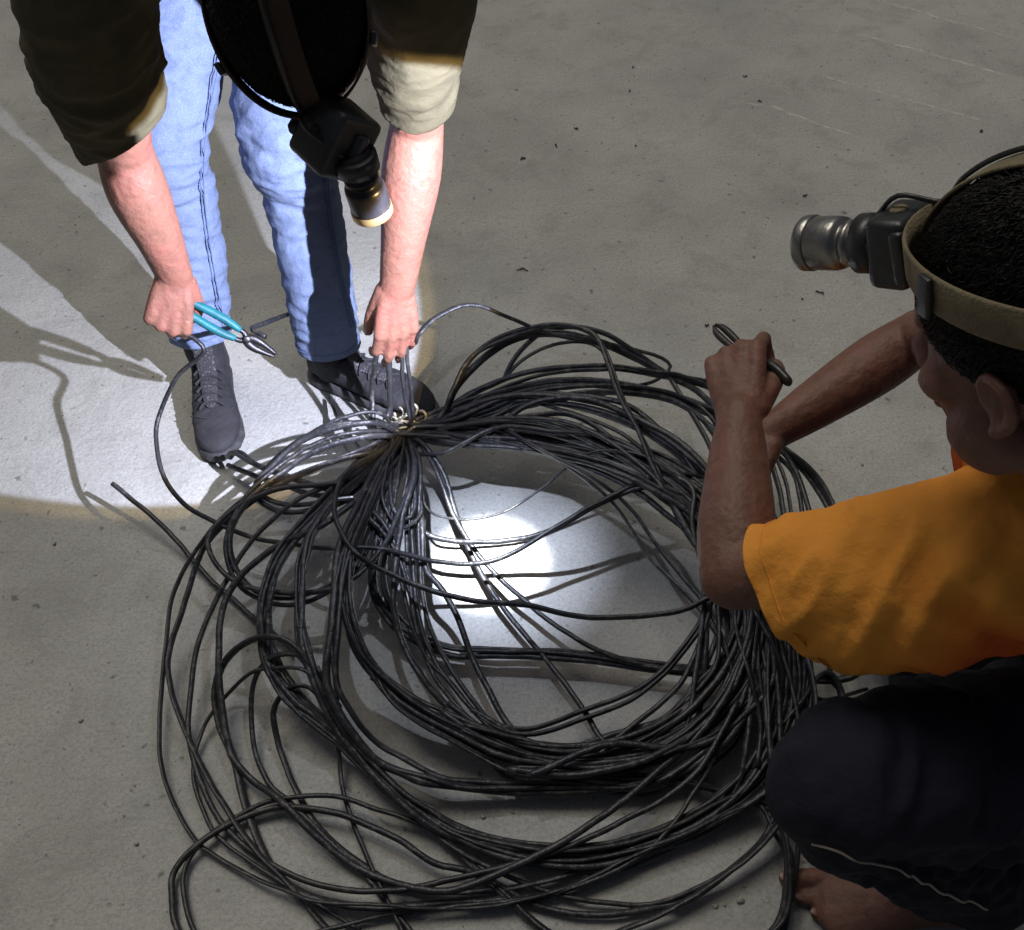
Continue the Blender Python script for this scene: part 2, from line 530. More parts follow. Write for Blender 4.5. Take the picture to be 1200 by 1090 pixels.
# heavy bundles (left side down, round the bottom, up the right, back over the top to the tie)
strands([(430, 540, .15), (380, 590, .17), (330, 648, .15), (311, 694, .13), (309, 733, .11), (319, 773, .09), (343, 818, .07), (373, 842, .06), (408, 875, .05),
         (447, 917, .04), (492, 954, .03), (542, 981, .03), (604, 997, .025), (667, 1003, .025), (729, 997, .025), (792, 978, .03), (835, 954, .03), (875, 927, .03),
         (908, 890, .04), (932, 840, .06), (940, 780, .09), (925, 715, .12), (895, 655, .15), (850, 600, .17), (790, 552, .18), (700, 518, .18), (600, 503, .16)],
        6, .012, tie0=True, tie1=True)
strands([(440, 545, .16), (398, 580, .18), (370, 614, .18), (357, 649, .17), (351, 699, .15), (353, 748, .13), (368, 798, .11), (393, 847, .08), (423, 887, .06),
         (462, 925, .05), (500, 955, .04), (545, 978, .03), (610, 993, .025), (680, 1001, .025), (740, 992, .03), (800, 970, .03), (850, 935, .04), (893, 885, .06),
         (915, 820, .08), (918, 750, .11), (900, 680, .14), (865, 620, .16), (810, 570, .18), (730, 535, .18), (620, 512, .16)],
        4, .011, tie0=True, tie1=True)
strands([(436, 550, .16), (395, 585, .18), (366, 620, .18), (354, 655, .17), (350, 699, .15), (355, 752, .13), (370, 802, .11), (397, 852, .08), (428, 892, .06),
         (467, 932, .05), (500, 965, .03), (545, 1008, .02), (595, 1055, .02), (650, 1100, .02), (740, 1130, .02), (850, 1120, .02), (915, 1085, .03), (927, 1010, .06),
         (915, 950, .08), (905, 880, .09), (900, 800, .1), (900, 730, .12), (880, 660, .15), (840, 600, .17), (760, 545, .18), (650, 500, .17)],
        2, .013, tie0=True, tie1=True)
strands([(452, 550, .17), (432, 590, .18), (414, 640, .18), (408, 680, .17), (409, 712, .16), (423, 758, .13), (452, 798, .10), (487, 830, .08), (545, 864, .06),
         (583, 880, .05), (635, 893, .05), (687, 899, .05), (750, 890, .06), (800, 868, .07), (846, 827, .08), (871, 790, .10), (884, 740, .12), (880, 680, .15),
         (852, 622, .18), (800, 568, .2), (740, 530, .2), (640, 500, .18), (550, 500, .15)], 6, .013, tie0=True, tie1=True)
strands([(448, 556, .17), (424, 595, .18), (404, 645, .18), (398, 690, .17), (394, 745, .15), (394, 800, .12), (408, 845, .09), (437, 878, .06), (470, 893, .05), (507, 907, .05), (550, 918, .04),
         (604, 925, .035), (667, 923, .035), (729, 915, .04), (790, 897, .05), (846, 858, .07), (888, 795, .09), (905, 725, .12), (892, 660, .15), (850, 605, .18), (780, 550, .2), (680, 510, .19), (580, 498, .16)],
        3, .011, rad=.0055, tie0=True, tie1=True)
strands([(462, 560, .16), (448, 620, .15), (440, 680, .11), (457, 723, .07), (487, 748, .06), (527, 763, .05), (575, 766, .05), (658, 770, .05), (708, 774, .05),
         (771, 784, .05), (854, 789, .05), (917, 794, .05), (975, 798, .05), (1010, 780, .07), (1005, 720, .08), (992, 640, .09), (965, 575, .11), (922, 530, .14), (850, 490, .17),
         (762, 458, .18), (658, 447, .18), (554, 470, .16)], 4, .011, tie0=True, tie1=True)
strands([(484, 545, .16), (477, 590, .15), (472, 652, .13), (476, 694, .12), (485, 736, .1), (504, 775, .08), (533, 806, .07), (567, 846, .06), (600, 873, .05), (646, 886, .05),
         (687, 881, .05), (750, 860, .06), (792, 835, .07), (825, 802, .08), (854, 762, .1), (866, 710, .13), (852, 650, .16), (815, 600, .19), (760, 562, .21), (690, 535, .21), (610, 520, .18), (540, 512, .15)],
        2, .007, tie0=True, tie1=True)
strands([(490, 545, .16), (487, 632, .13), (496, 715, .1), (520, 773, .08), (555, 822, .07), (585, 850, .06), (623, 857, .06), (683, 838, .06), (740, 814, .07), (783, 780, .09),
         (826, 724, .12), (838, 660, .15), (815, 610, .18), (770, 570, .2), (700, 540, .21), (620, 522, .18), (540, 510, .15)], 2, .007, tie0=True, tie1=True)
strands([(488, 548, .17), (470, 610, .16), (462, 680, .14), (470, 745, .1), (495, 795, .08), (530, 835, .06), (575, 868, .05), (640, 895, .05), (700, 893, .05), (770, 875, .06), (830, 830, .08), (862, 770, .1), (872, 700, .13),
         (850, 640, .17), (795, 590, .2), (720, 552, .21), (640, 532, .19), (560, 518, .16)], 1, .0, tie0=True, tie1=True)
strands([(492, 600, .14), (496, 660, .12), (518, 692, .11), (537, 727, .1), (554, 772, .08), (571, 808, .07), (594, 848, .06), (630, 878, .05), (680, 888, .05), (745, 872, .06), (805, 835, .08), (850, 780, .1), (878, 720, .12)], 1, 0, tie0=True)
# top arcs of the coil
strands([(496, 500, .13), (554, 463, .16), (608, 442, .18), (658, 434, .19), (717, 434, .19), (762, 441, .18), (804, 447, .17), (842, 461, .16), (880, 500, .14), (905, 560, .13), (917, 640, .12),
         (912, 720, .1), (892, 790, .08), (850, 848, .06), (780, 884, .06), (690, 904, .05), (600, 897, .06), (530, 866, .07), (460, 822, .09), (430, 785, .1)],
        3, .013, tie0=True)
strands([(505, 505, .13), (575, 482, .17), (617, 464, .19), (683, 453, .2), (740, 452, .2), (783, 460, .19), (817, 480, .18), (840, 510, .17), (858, 560, .16), (868, 620, .15), (872, 690, .13), (858, 760, .1), (820, 815, .08),
         (760, 855, .07), (690, 878, .06), (620, 878, .06), (555, 856, .07), (490, 826, .08), (440, 790, .1)], 3, .011, tie0=True)
strands([(540, 515, .16), (617, 521, .18), (679, 537, .19), (742, 566, .19), (783, 598, .18), (817, 632, .16), (850, 690, .13), (862, 750, .1), (840, 810, .08), (790, 850, .06), (720, 880, .05), (650, 890, .05), (580, 870, .06), (520, 832, .07)], 4, .018, tie0=True)
strands([(520, 500, .15), (590, 488, .19), (660, 490, .21), (725, 512, .21), (775, 548, .2), (812, 590, .19), (838, 640, .17), (850, 700, .14), (840, 770, .1), (800, 830, .07), (740, 862, .06), (680, 880, .05), (610, 872, .05), (545, 845, .06)], 5, .022, tie0=True, wobble=.02)
strands([(530, 490, .15), (600, 470, .19), (675, 468, .21), (740, 485, .21), (795, 525, .2), (830, 575, .18), (852, 640, .16), (868, 720, .12), (862, 795, .08), (825, 845, .06), (760, 880, .06), (680, 896, .05), (600, 888, .05)], 4, .02, tie0=True, wobble=.02)
strands([(512, 486, .15), (529, 452, .19), (550, 419, .23), (583, 395, .26), (625, 381, .28), (671, 380, .29), (700, 395, .29), (717, 423, .28), (729, 461, .26), (746, 498, .24), (762, 536, .22),
         (779, 573, .2), (810, 622, .17), (848, 680, .13), (860, 740, .1), (838, 800, .08), (790, 845, .07), (720, 874, .06), (640, 885, .05), (570, 856, .06)], 2, .006, tie0=True, wobble=.004)
strands([(515, 490, .15), (535, 452, .18), (558, 425, .21), (590, 402, .23), (625, 390, .24), (668, 392, .24), (712, 405, .22), (752, 424, .2), (785, 445, .18), (832, 472, .16), (880, 540, .14), (910, 620, .12), (920, 700, .1), (905, 780, .08), (868, 832, .07), (800, 870, .06), (720, 897, .05), (630, 900, .05)],
        2, .006, tie0=True, wobble=.004)
strands([(592, 446, .17), (605, 422, .2), (622, 402, .22), (645, 386, .24), (680, 384, .24), (720, 398, .23), (758, 423, .2), (783, 441, .18), (800, 470, .17), (830, 520, .17), (850, 580, .16)], 1)
strands([(590, 448, .17), (610, 425, .2), (640, 408, .22), (679, 402, .22), (704, 410, .22), (718, 440, .22), (735, 480, .22), (760, 525, .21), (790, 575, .19), (830, 640, .16)], 1)
# strands crossing the lit middle
strands([(492, 515, .15), (519, 552, .13), (535, 607, .09), (554, 652, .07), (579, 698, .06), (604, 732, .05), (642, 780, .05), (680, 830, .05), (708, 872, .05), (745, 886, .05), (800, 866, .06), (850, 820, .08)], 1, tie0=True, rad=.0052)
strands([(510, 545, .14), (538, 615, .1), (562, 652, .08), (592, 686, .07), (629, 719, .06), (667, 745, .06), (708, 766, .06), (771, 782, .05), (854, 786, .05), (900, 760, .08)], 1, tie0=True)
strands([(445, 530, .17), (405, 555, .2), (393, 590, .21), (399, 620, .2), (417, 647, .19), (447, 669, .17), (497, 690, .16), (554, 702, .15), (617, 709, .14), (679, 720, .13), (742, 722, .13), (796, 715, .14), (825, 703, .15),
         (848, 688, .16), (872, 650, .17), (860, 600, .18), (812, 545, .19), (740, 500, .2), (650, 475, .19), (560, 482, .16)], 1, tie0=True, tie1=True)
strands([(495, 560, .15), (500, 592, .13), (520, 607, .11), (554, 609, .1), (596, 596, .12), (637, 570, .15), (665, 548, .18), (700, 528, .21), (760, 538, .22), (815, 580, .2), (848, 640, .17)], 1, tie0=True, rad=.0038)
strands([(484, 570, .15), (486, 610, .13), (504, 627, .12), (542, 634, .11), (587, 634, .11), (637, 623, .13), (700, 590, .17), (760, 572, .2), (820, 590, .19), (855, 650, .16)], 1, tie0=True, rad=.0042)
strands([(560, 500, .16), (625, 520, .2), (690, 555, .2), (730, 590, .17), (770, 640, .14), (805, 680, .13), (840, 720, .12), (862, 775, .1), (850, 825, .07), (800, 865, .06)], 2, .012, tie0=True, wobble=.01)
# the loop that the standing worker is pulling up
# wide thin loops lying out to the left and towards the camera
strands([(430, 522, .17), (380, 542, .18), (313, 569, .15), (262, 603, .12), (226, 650, .09), (200, 705, .06), (193, 773, .04), (187, 828, .03), (187, 877, .025), (200, 937, .02), (229, 987, .015), (274, 1018, .012), (333, 1042, .02),
         (373, 1056, .03), (447, 1060, .03), (500, 1065, .02), (604, 1058, .02), (675, 1037, .02), (733, 1009, .03), (792, 983, .035), (854, 955, .04), (900, 932, .05), (935, 885, .06), (950, 820, .08), (945, 750, .1), (920, 680, .13), (870, 610, .16), (800, 560, .19)], 1, tie0=True)
strands([(425, 532, .18), (340, 562, .16), (278, 602, .13), (238, 645, .1), (213, 720, .06), (198, 775, .04), (209, 837, .03), (239, 902, .02), (269, 956, .02), (299, 997, .02), (338, 1036, .015), (368, 1066, .012), (402, 1100, .01),
         (480, 1135, .01), (600, 1125, .01), (740, 1088, .015), (842, 1030, .03), (887, 996, .04), (920, 955, .06), (945, 895, .08), (955, 820, .1), (935, 740, .12), (900, 670, .15)], 1, tie0=True)
strands([(890, 680, .14), (925, 800, .1), (935, 890, .07), (917, 955, .05), (887, 997, .035), (842, 1030, .02), (792, 1050, .015), (750, 1058, .012), (675, 1052, .012), (625, 1038, .015), (567, 1013, .02), (525, 990, .025), (497, 967, .03), (447, 948, .03),
         (403, 935, .03), (358, 933, .03), (314, 940, .02), (274, 957, .015), (239, 983, .015), (220, 1012, .012), (217, 1046, .012), (229, 1092, .012), (262, 1125, .012), (330, 1112, .012), (383, 1089, .012), (448, 1073, .012), (525, 1064, .02),
         (640, 1050, .02), (705, 1026, .025), (752, 1000, .03), (785, 970, .04), (810, 936, .05), (835, 896, .06), (855, 846, .07), (868, 795, .09), (876, 750, .11), (880, 690, .14)], 1)
strands([(895, 700, .13), (915, 820, .09), (912, 930, .05), (890, 985, .03), (820, 1045, .015), (771, 1063, .012), (729, 1072, .012), (675, 1071, .012), (625, 1058, .012), (583, 1037, .015), (550, 1022, .02), (507, 1010, .025), (467, 982, .03), (428, 965, .03), (388, 952, .03), (330, 947, .02),
         (274, 963, .018), (229, 993, .02), (203, 1026, .015), (200, 1052, .012), (209, 1092, .01), (250, 1140, .01), (360, 1150, .01), (500, 1125, .01), (620, 1105, .01)], 1)
strands([(440, 565, .18), (385, 611, .18), (322, 640, .15), (281, 675, .12), (260, 714, .1), (257, 763, .08), (259, 828, .05), (269, 877, .03), (276, 893, .025), (299, 918, .02), (333, 943, .04), (368, 976, .03), (408, 1006, .02), (447, 1027, .02), (487, 1039, .03), (520, 1042, .035), (555, 1033, .04), (608, 1012, .045), (667, 982, .05),
         (717, 949, .055), (767, 908, .06), (812, 866, .07), (846, 824, .09), (862, 792, .1), (876, 748, .12), (885, 690, .15)], 1, tie0=True, rad=.0052)
strands([(410, 560, .18), (335, 571, .17), (278, 595, .15), (248, 625, .13), (248, 650, .12), (264, 673, .11), (295, 689, .11), (348, 695, .13), (398, 686, .16), (432, 661, .17), (462, 618, .17), (482, 560, .16)], 1, tie0=True, tie1=True)
strands([(372, 800, .1), (358, 766, .13), (333, 748, .14), (304, 748, .12), (274, 764, .09), (257, 788, .06), (252, 818, .04), (257, 852, .025), (274, 893, .015), (285, 935, .012), (312, 1003, .012), (334, 1034, .012), (376, 1058, .012), (440, 1064, .012), (520, 1058, .015), (640, 1046, .015), (733, 1010, .02), (800, 982, .03), (860, 950, .04), (905, 915, .06), (925, 860, .08)], 1)
strands([(380, 830, .09), (362, 778, .12), (345, 767, .12), (319, 773, .1), (301, 793, .07), (294, 828, .04), (299, 880, .02), (314, 918, .015), (340, 942, .02), (380, 984, .015), (428, 1028, .012), (470, 1080, .01), (500, 1120, .01)], 1, rad=.004)
strands([(390, 850, .08), (370, 812, .09), (352, 803, .09), (333, 813, .07), (322, 835, .05), (326, 870, .025), (338, 908, .015), (352, 940, .015), (376, 972, .015), (420, 1008, .012), (460, 1030, .012), (540, 1046, .012), (640, 1034, .015), (720, 1006, .02), (800, 975, .03), (860, 940, .04), (900, 890, .06)], 1, rad=.004)
strands([(375, 815, .1), (360, 785, .12), (335, 781, .11), (300, 788, .08), (273, 808, .05), (240, 850, .02), (225, 905, .012), (240, 960, .012), (262, 990, .012), (330, 1035, .012), (420, 1090, .01)], 1, rad=.004)
# small loops around the tie, by the shoes
strands([(437, 498, .2), (392, 504, .21), (352, 520, .19), (322, 546, .17), (302, 578, .14), (335, 597, .13), (392, 588, .14), (432, 560, .15)], 3, .012, tie0=True, tie1=True)
strands([(430, 508, .19), (380, 520, .19), (330, 548, .17), (285, 590, .15), (265, 640, .12), (290, 690, .09), (350, 700, .11), (420, 650, .15)], 2, .014, tie0=True, tie1=True)
strands([(268, 538, .05), (278, 533, .07), (300, 548, .09), (350, 565, .13), (400, 580, .16), (440, 605, .17), (470, 650, .14), (490, 720, .1)], 2, .006, wobble=.004)
strands([(268, 545, .03), (310, 562, .06), (362, 578, .11), (412, 590, .15), (450, 640, .14)], 1)
strands([(383, 468, .02), (398, 498, .06), (425, 532, .12), (450, 580, .15), (455, 650, .13)], 1)
strands([(455, 540, .17), (452, 590, .17), (470, 615, .15), (486, 600, .15), (484, 570, .16)], 2, .012)
strands([(372, 780, .12), (385, 815, .09), (396, 880, .03), (402, 930, .015), (425, 995, .012), (456, 1064, .012), (480, 1110, .01)], 1, rad=.004)
strands([(420, 552, .17), (350, 585, .16), (290, 640, .12), (240, 740, .06), (222, 830, .03), (232, 915, .015), (275, 985, .012), (345, 1030, .02), (430, 1046, .03), (530, 1030, .03), (640, 1000, .04), (740, 955, .05), (820, 900, .07), (865, 820, .1)], 1, tie0=True, rad=.004)
# loose end on the left
strands([(132, 567, .07), (150, 581, .06), (180, 606, .045), (206, 634, .03), (240, 672, .015), (285, 716, .012), (330, 752, .03), (365, 790, .07), (395, 830, .09)], 1, rad=.0042)
# held between pliers and the back of the leg
strands([(310, 397, .33), (296, 386, .32), (325, 374, .22), (352, 366, .13), (385, 368, .05)], 1, rad=.0042)
# right-hand side
strands([(846, 640, .17), (833, 707, .13), (829, 780, .09), (826, 825, .06), (815, 865, .05), (780, 895, .05)], 2, .006, wobble=.004)
strands([(890, 700, .14), (886, 745, .12), (880, 805, .09), (874, 867, .07), (866, 910, .05), (848, 948, .03), (800, 985, .02), (740, 1015, .015), (680, 1030, .012)], 1)
strands([(905, 690, .13), (928, 755, .1), (930, 810, .08), (918, 862, .06), (890, 908, .04), (848, 946, .03), (790, 980, .025), (700, 1002, .02), (600, 994, .025), (520, 968, .03), (450, 918, .04), (400, 868, .05), (350, 825, .07), (316, 775, .09), (308, 720, .12)], 3, .011)
strands([(687, 908, .05), (750, 911, .04), (795, 914, .035), (833, 921, .03), (875, 936, .03), (902, 948, .035), (917, 983, .03), (925, 1010, .02), (923, 1050, .015), (915, 1100, .01), (890, 1150, .01)], 2, .006, wobble=.004)
strands([(930, 900, .1), (936, 955, .07), (934, 1000, .05), (926, 1045, .03), (912, 1100, .012), (880, 1150, .01)], 1)
strands([(870, 660, .16), (880, 720, .13), (890, 790, .1), (905, 850, .07), (930, 830, .08), (960, 790, .08), (985, 810, .06), (990, 850, .05)], 2, .012)
strands([(880, 640, .15), (905, 720, .12), (925, 790, .08), (960, 830, .05), (1000, 820, .04)], 3, .02, wobble=.02)
strands([(850, 600, .17), (865, 660, .15), (870, 730, .12), (880, 790, .1), (890, 850, .07), (880, 900, .05)], 4, .022, wobble=.02)
strands([(900, 520, .15), (935, 560, .12), (955, 620, .1), (965, 690, .08), (960, 770, .06)], 2, .012, wobble=.012)

# tie of twisted wire
tp = P(*TIE)
for k in range(5):
    a0 = rng.uniform(0, 6.28); ax = nrm(A(rng.normal(0, .3), 1, rng.normal(0, .3)))
    u = nrm(np.cross(ax, A(0, 0, 1))); v = np.cross(ax, u)
    rr = .020 + .007 * rng.random()
    pts = [tp + ax * (.006 * (k - 2)) + (u * math.cos(t) * rr + v * math.sin(t) * rr * 1.1) for t in np.linspace(a0, a0 + 6.0, 22)]
    pts += [pts[-1] + A(.012, -.004, .018), pts[-1] + A(.022 * (-1) ** k, -.008, .030)]
    link('tie_wire', mesh_of([tube(pts, .0022, sides=6, step=.006)]), M_tie, coil)
for k, (x, y) in enumerate(((452, 500), (462, 496), (478, 492), (488, 500))):
    p0 = P(x, y, .14)
    pts = [p0 + A(.008 * math.cos(t) + .0015 * t, .004 * t - .01, .009 * math.sin(t) + .01) for t in np.linspace(k, k + 7, 16)]
    link('tie_wire', mesh_of([tube(pts, .0028, sides=6, step=.005)]), M_tie, coil)
p0, p1 = P(394, 585, .2), P(413, 583, .2)
link('bare_end', mesh_of([tube([p0, (p0 + p1) / 2, p1], .0034, sides=8, step=.005)]), M_core, coil)


# ------------------------------------------------------------------ bodies
class Head:
    """head frame: o centre of the skull, f forward, u up"""
    def __init__(s, o, f, u, k=1.0):
        s.k = k
        s.o = np.asarray(o, float); s.f = nrm(f); s.r = nrm(np.cross(s.f, u)); s.u = np.cross(s.r, s.f)
        s.M = np.stack([s.r, s.f, s.u], 1) * k

    def w(s, p):
        return s.o + s.M @ np.asarray(p, float)

    def prims(s):
        E = lambda c, r: ell(s.w(c), r, s.M)
        T = lambda pts, r: tube([s.w(p) for p in pts], [x * s.k for x in r] if isinstance(r, list) else r * s.k, sides=12, step=.006)
        out = [E((0, -.012, .025), (.076, .096, .082)), E((0, .028, -.035), (.063, .064, .085)), E((0, .042, -.09), (.044, .046, .034)),
               E((0, .078, -.106), (.02, .018, .018)), E((0, .042, .038), (.058, .040, .048)),
               T([(0, .085, .006), (0, .098, -.018), (0, .11, -.042)], [.008, .010, .013]), E((.012, .1, -.047), (.009, .011, .008)), E((-.012, .1, -.047), (.009, .011, .008)),
               T([(-.045, .068, .012), (-.02, .085, .016), (0, .086, .012), (.02, .085, .016), (.045, .068, .012)], .0095),
               E((0, .092, -.071), (.024, .011, .007)), E((0, .090, -.082), (.022, .011, .008))]
        for k in (-1, 1):
            out += [E((k * .046, .052, -.036), (.021, .026, .019)), E((k * .055, .018, -.075), (.018, .035, .03)),
                    E((k * .075, -.012, -.028), (.006, .014, .023)),
                    T([(k * .075, .001, -.03), (k * .078, .002, -.012), (k * .083, -.009, -.002), (k * .087, -.023, -.009), (k * .086, -.026, -.026), (k * .081, -.018, -.042), (k * .077, -.006, -.050)], [.004, .004, .0043, .0048, .0048, .005, .0065])]
        return out

    def hair(s, mat_, parent, tufts=15000, seed=1):
        rg = np.random.default_rng(seed)
        parts = [ell(s.w((0, -.013, .031)), (.0825, .1005, .0850), s.M, 40, 26), tube([s.w((0, -.085, -.01)), s.w((0, -.078, -.05))], [.05, .038], sides=20)]
        me = remesh(parts, .005, 3)
        # trim the hairline: keep above a plane that runs from forehead to nape
        bm = bmesh.new(); bm.from_mesh(me)
        bmesh.ops.bisect_plane(bm, geom=bm.verts[:] + bm.edges[:] + bm.faces[:], plane_co=Vector(s.w((0, .092, .036))), plane_no=Vector(s.M @ nrm(A(0, .66, -.75))), clear_outer=True)
        bm.to_mesh(me); bm.free(); me.update()
        ob = link('hair', me, mat_, parent)
        V, N_ = get_v(me), get_n(me)
        idx = rg.integers(0, len(V), tufts)
        pv, pf = [], []
        for i in idx:
            n = N_[i]; c_ = (V[i] - s.o) @ s.M                      # comb away from the crown, forwards and down
            fl = A(c_[0] * 4 + rg.normal(0, .28), (c_[1] + .05) * 4 + .25 + rg.normal(0, .28), -.35 + rg.normal(0, .2))
            fl = s.M @ fl; fl = nrm(fl - n * (fl @ n))
            d = nrm(fl + n * rg.uniform(.06, .34))
            L = rg.uniform(.007, .015); sd_ = nrm(np.cross(d, n) + 1e-6) * .0008
            b0 = V[i] - n * .001; mid = b0 + d * L * .55 + n * .003; tip = b0 + d * L
            k = len(pv)
            pv += [b0 - sd_, b0 + sd_, mid + sd_ * .7, mid - sd_ * .7, tip, b0 + n * .0014, mid + n * .001]
            pf += [(k, k + 1, k + 2, k + 3), (k + 3, k + 2, k + 4), (k, k + 3, k + 6, k + 5), (k + 5, k + 6, k + 2, k + 1), (k + 3, k + 4, k + 6), (k + 6, k + 4, k + 2)]
        link('hair_tufts', mesh_of([(pv, pf)]), mat_, ob)['kind'] = 'stuff'
        return ob


def hand(wr, d, s_hint, left, curls, thumb=(35, 25, 25), spread=4, scale=1.0):
    """palm, four separate fingers and thumb. d to the fingers, s towards the thumb; curls: 4 x (three joint angles)"""
    d = nrm(d); s = nrm(s_hint - d * (np.asarray(s_hint) @ d)); n = np.cross(s, d) if left else np.cross(d, s)
    L = lambda a, b, c: np.asarray(wr) + (d * a + s * b + n * c) * scale
    out = []
    offs = [.030, .010, -.010, -.028]; know = [.090, .094, .089, .080]
    lens = [(.043, .026, .021), (.048, .030, .022), (.044, .028, .021), (.034, .021, .019)]
    rads = [(.0098, .0086, .0078), (.0100, .0088, .0080), (.0094, .0083, .0076), (.0084, .0074, .0068)]
    nails = []
    out.append(tube([L(-.006, 0, 0), L(.02, 0, 0), L(.05, 0, 0)], [(.0285 * scale, .0225 * scale), (.031 * scale, .0185 * scale), (.034 * scale, .015 * scale)], ref=s, sides=20, step=.006))
    out.append(ell(L(.05, 0, -.002), (.048 * scale, .036 * scale, .0145 * scale), np.stack([d, s, n], 1)))
    for i in range(4):
        out.append(tube([L(-.005, offs[i] * .45, 0), L(.045, offs[i] * .8, .001), L(know[i], offs[i], 0)], [.014 * scale, .0135 * scale, .0118 * scale], sides=12))
        p = L(know[i], offs[i], 0)
        sp = R(spread) * (1.5 - i)
        dd = nrm(d * math.cos(sp) + s * math.sin(sp)); nn = n.copy()
        pts, rr = [p.copy()], [rads[i][0] * 1.12 * scale]
        for j in range(3):
            a = R(curls[i][j])
            dd, nn = dd * math.cos(a) - nn * math.sin(a), nn * math.cos(a) + dd * math.sin(a)
            p = p + dd * lens[i][j] * scale
            pts.append(p - (pts[-1] - p) * 0); rr.append(rads[i][j] * scale)
        full = [pts[0]]
        fr = [rr[0]]
        for j in range(3):
            full += [(pts[j] * .5 + pts[j + 1] * .5), pts[j + 1]]
            fr += [rads[i][j] * .95 * scale, rads[i][j] * (1.0 if j < 2 else .85) * scale]
        out.append(tube(full, fr, sides=12, step=.005))
        nails.append((pts[-1] - dd * .004 + nn * rads[i][2] * .78 * scale, dd, nn, rads[i][2]))
    b0 = L(.012, .022, -.008)
    dd = nrm(d * math.cos(R(thumb[0])) + s * math.sin(R(thumb[0])) - n * .35)
    nn = nrm(n * .5 + s * .85 - dd * ((n * .5 + s * .85) @ dd))
    pts = [b0]; lens_t = (.046, .034, .028); p = b0
    for j in range(3):
        if j:
            a = R(thumb[j]); dd, nn = dd * math.cos(a) - nn * math.sin(a), nn * math.cos(a) + dd * math.sin(a)
        p = p + dd * lens_t[j] * scale; pts.append(p)
    out.append(tube(pts, [.0165 * scale, .0125 * scale, .0105 * scale, .0088 * scale], sides=14, step=.005))
    nails.append((pts[-1] - dd * .004 + nn * .008 * scale, dd, nn, .0095))
    return out, nails


def add_nails(nails, parent, m):
    for c, d, n, r in nails:
        s = np.cross(d, n)
        link('nail', mesh_of([ell(c, (r * .95, r * .72, .0016), np.stack([d, s, n], 1), 12, 6)]), m, parent)


def eyes(hd, parent):
    for k in (-1, 1):
        c = hd.w((k * .031, .065, -.008))
        link('eye', mesh_of([ell(c, (.0125, .0125, .0125), None, 16, 10)]), M_eye, parent)


M_eye = mat('eye', (0.55, 0.52, 0.48), 0.2)

# ================================================================== worker A: standing, bent over, upper left
a_ra, a_rk, a_rh = A(-.640, 1.545, .09), A(-.628, 1.61, .49), A(-.545, 1.79, .88)
a_la, a_lk, a_lh = A(-.380, 1.535, .09), A(-.402, 1.63, .49), A(-.38, 1.81, .88)
a_rs, a_re, a_rw = A(-.495, 1.21, .985), P(146, 178, .69), P(204, 322, .465)
a_ls, a_le, a_lw = P(487, -30, .965), P(489, 145, .69), P(466, 335, .42)
a_hd = Head(P(347, 18, .972), (.17, -.27, -.95), (.05, -.85, .3))
a_nk = A(-.305, 1.255, 1.04)
pA = empty('person', (-.50, 1.56, 0), 'bending worker in pale blue jeans and dark shirt, gripping teal pliers and cable', 'person')
prim = a_hd.prims()
prim += [tube([a_hd.w((0, -.03, -.03)), a_hd.w((0, -.03, -.09)), a_nk, a_nk + A(-.02, .08, -.03)], [.055, .056, .062, .075]),
         tube([A(-.31, 1.28, 1.04), A(-.35, 1.45, 1.06), A(-.41, 1.63, 1.03), A(-.455, 1.78, .93)], [(.15, .10), (.155, .11), (.14, .10), (.15, .11)], ref=A(1, .2, 0), sides=24),
         tube([a_rs + A(.06, .05, .04), a_rs, (a_rs + a_re) / 2, a_re], [.06, .052, .047, .040]),
         tube([a_ls + A(-.06, .04, .04), a_ls, (a_ls + a_le) / 2, a_le], [.06, .052, .047, .040]),
         tube([a_re, a_re * .7 + a_rw * .3 + A(-.004, 0, 0), a_re * .3 + a_rw * .7, a_rw], [.041, .046, .036, (.030, .025)], sides=20),
         tube([a_le, a_le * .7 + a_lw * .3, a_le * .3 + a_lw * .7, a_lw], [.041, .047, .037, (.031, .025)], sides=20),
         tube([a_rh, a_rh * .5 + a_rk * .5, a_rk, a_rk * .6 + a_ra * .4 + A(0, .015, 0), a_ra], [.08, .072, .055, .052, .038]),
         tube([a_lh, a_lh * .5 + a_lk * .5, a_lk, a_lk * .6 + a_la * .4 + A(0, .015, 0), a_la], [.08, .072, .055, .052, .038])]
hr, nr = hand(a_rw, A(-.25, -.42, -.86), A(.86, .10, -.45), False, [(62, 78, 45), (66, 80, 48), (70, 80, 50), (72, 80, 50)], thumb=(28, 30, 35), spread=1)
hl, nl = hand(a_lw, A(-.08, -.26, -.96), A(-.93, -.25, .1), True, [(24, 34, 20), (17, 28, 16), (16, 26, 14), (20, 26, 14)], thumb=(20, 12, 12), spread=3)
prim += hr + hl
prim += [tube([a_ra + A(0, .03, -.05), a_ra + A(.02, -.09, -.045), a_ra + A(.03, -.17, -.05)], [.026, .026, .014]),
         tube([a_la + A(0, .02, -.05), a_la + A(.09, -.045, -.045), a_la + A(.15, -.08, -.05)], [.026, .026, .014])]
link('body', remesh(prim, .0034, 4), M_skinA, pA)
add_nails(nr + nl, pA, M_nail)
eyes(a_hd, pA)
a_hd.hair(M_hair, pA, seed=3)

# leads gathered in the standing worker's left hand, and the loop in his fist
def pix(p):
    r_ = np.asarray(p) - A(0, 0, CAMH); d_ = r_ @ _fw
    return (600 + FPX * r_[0] / d_, 545 - FPX * (r_ @ _up) / d_, p[2])


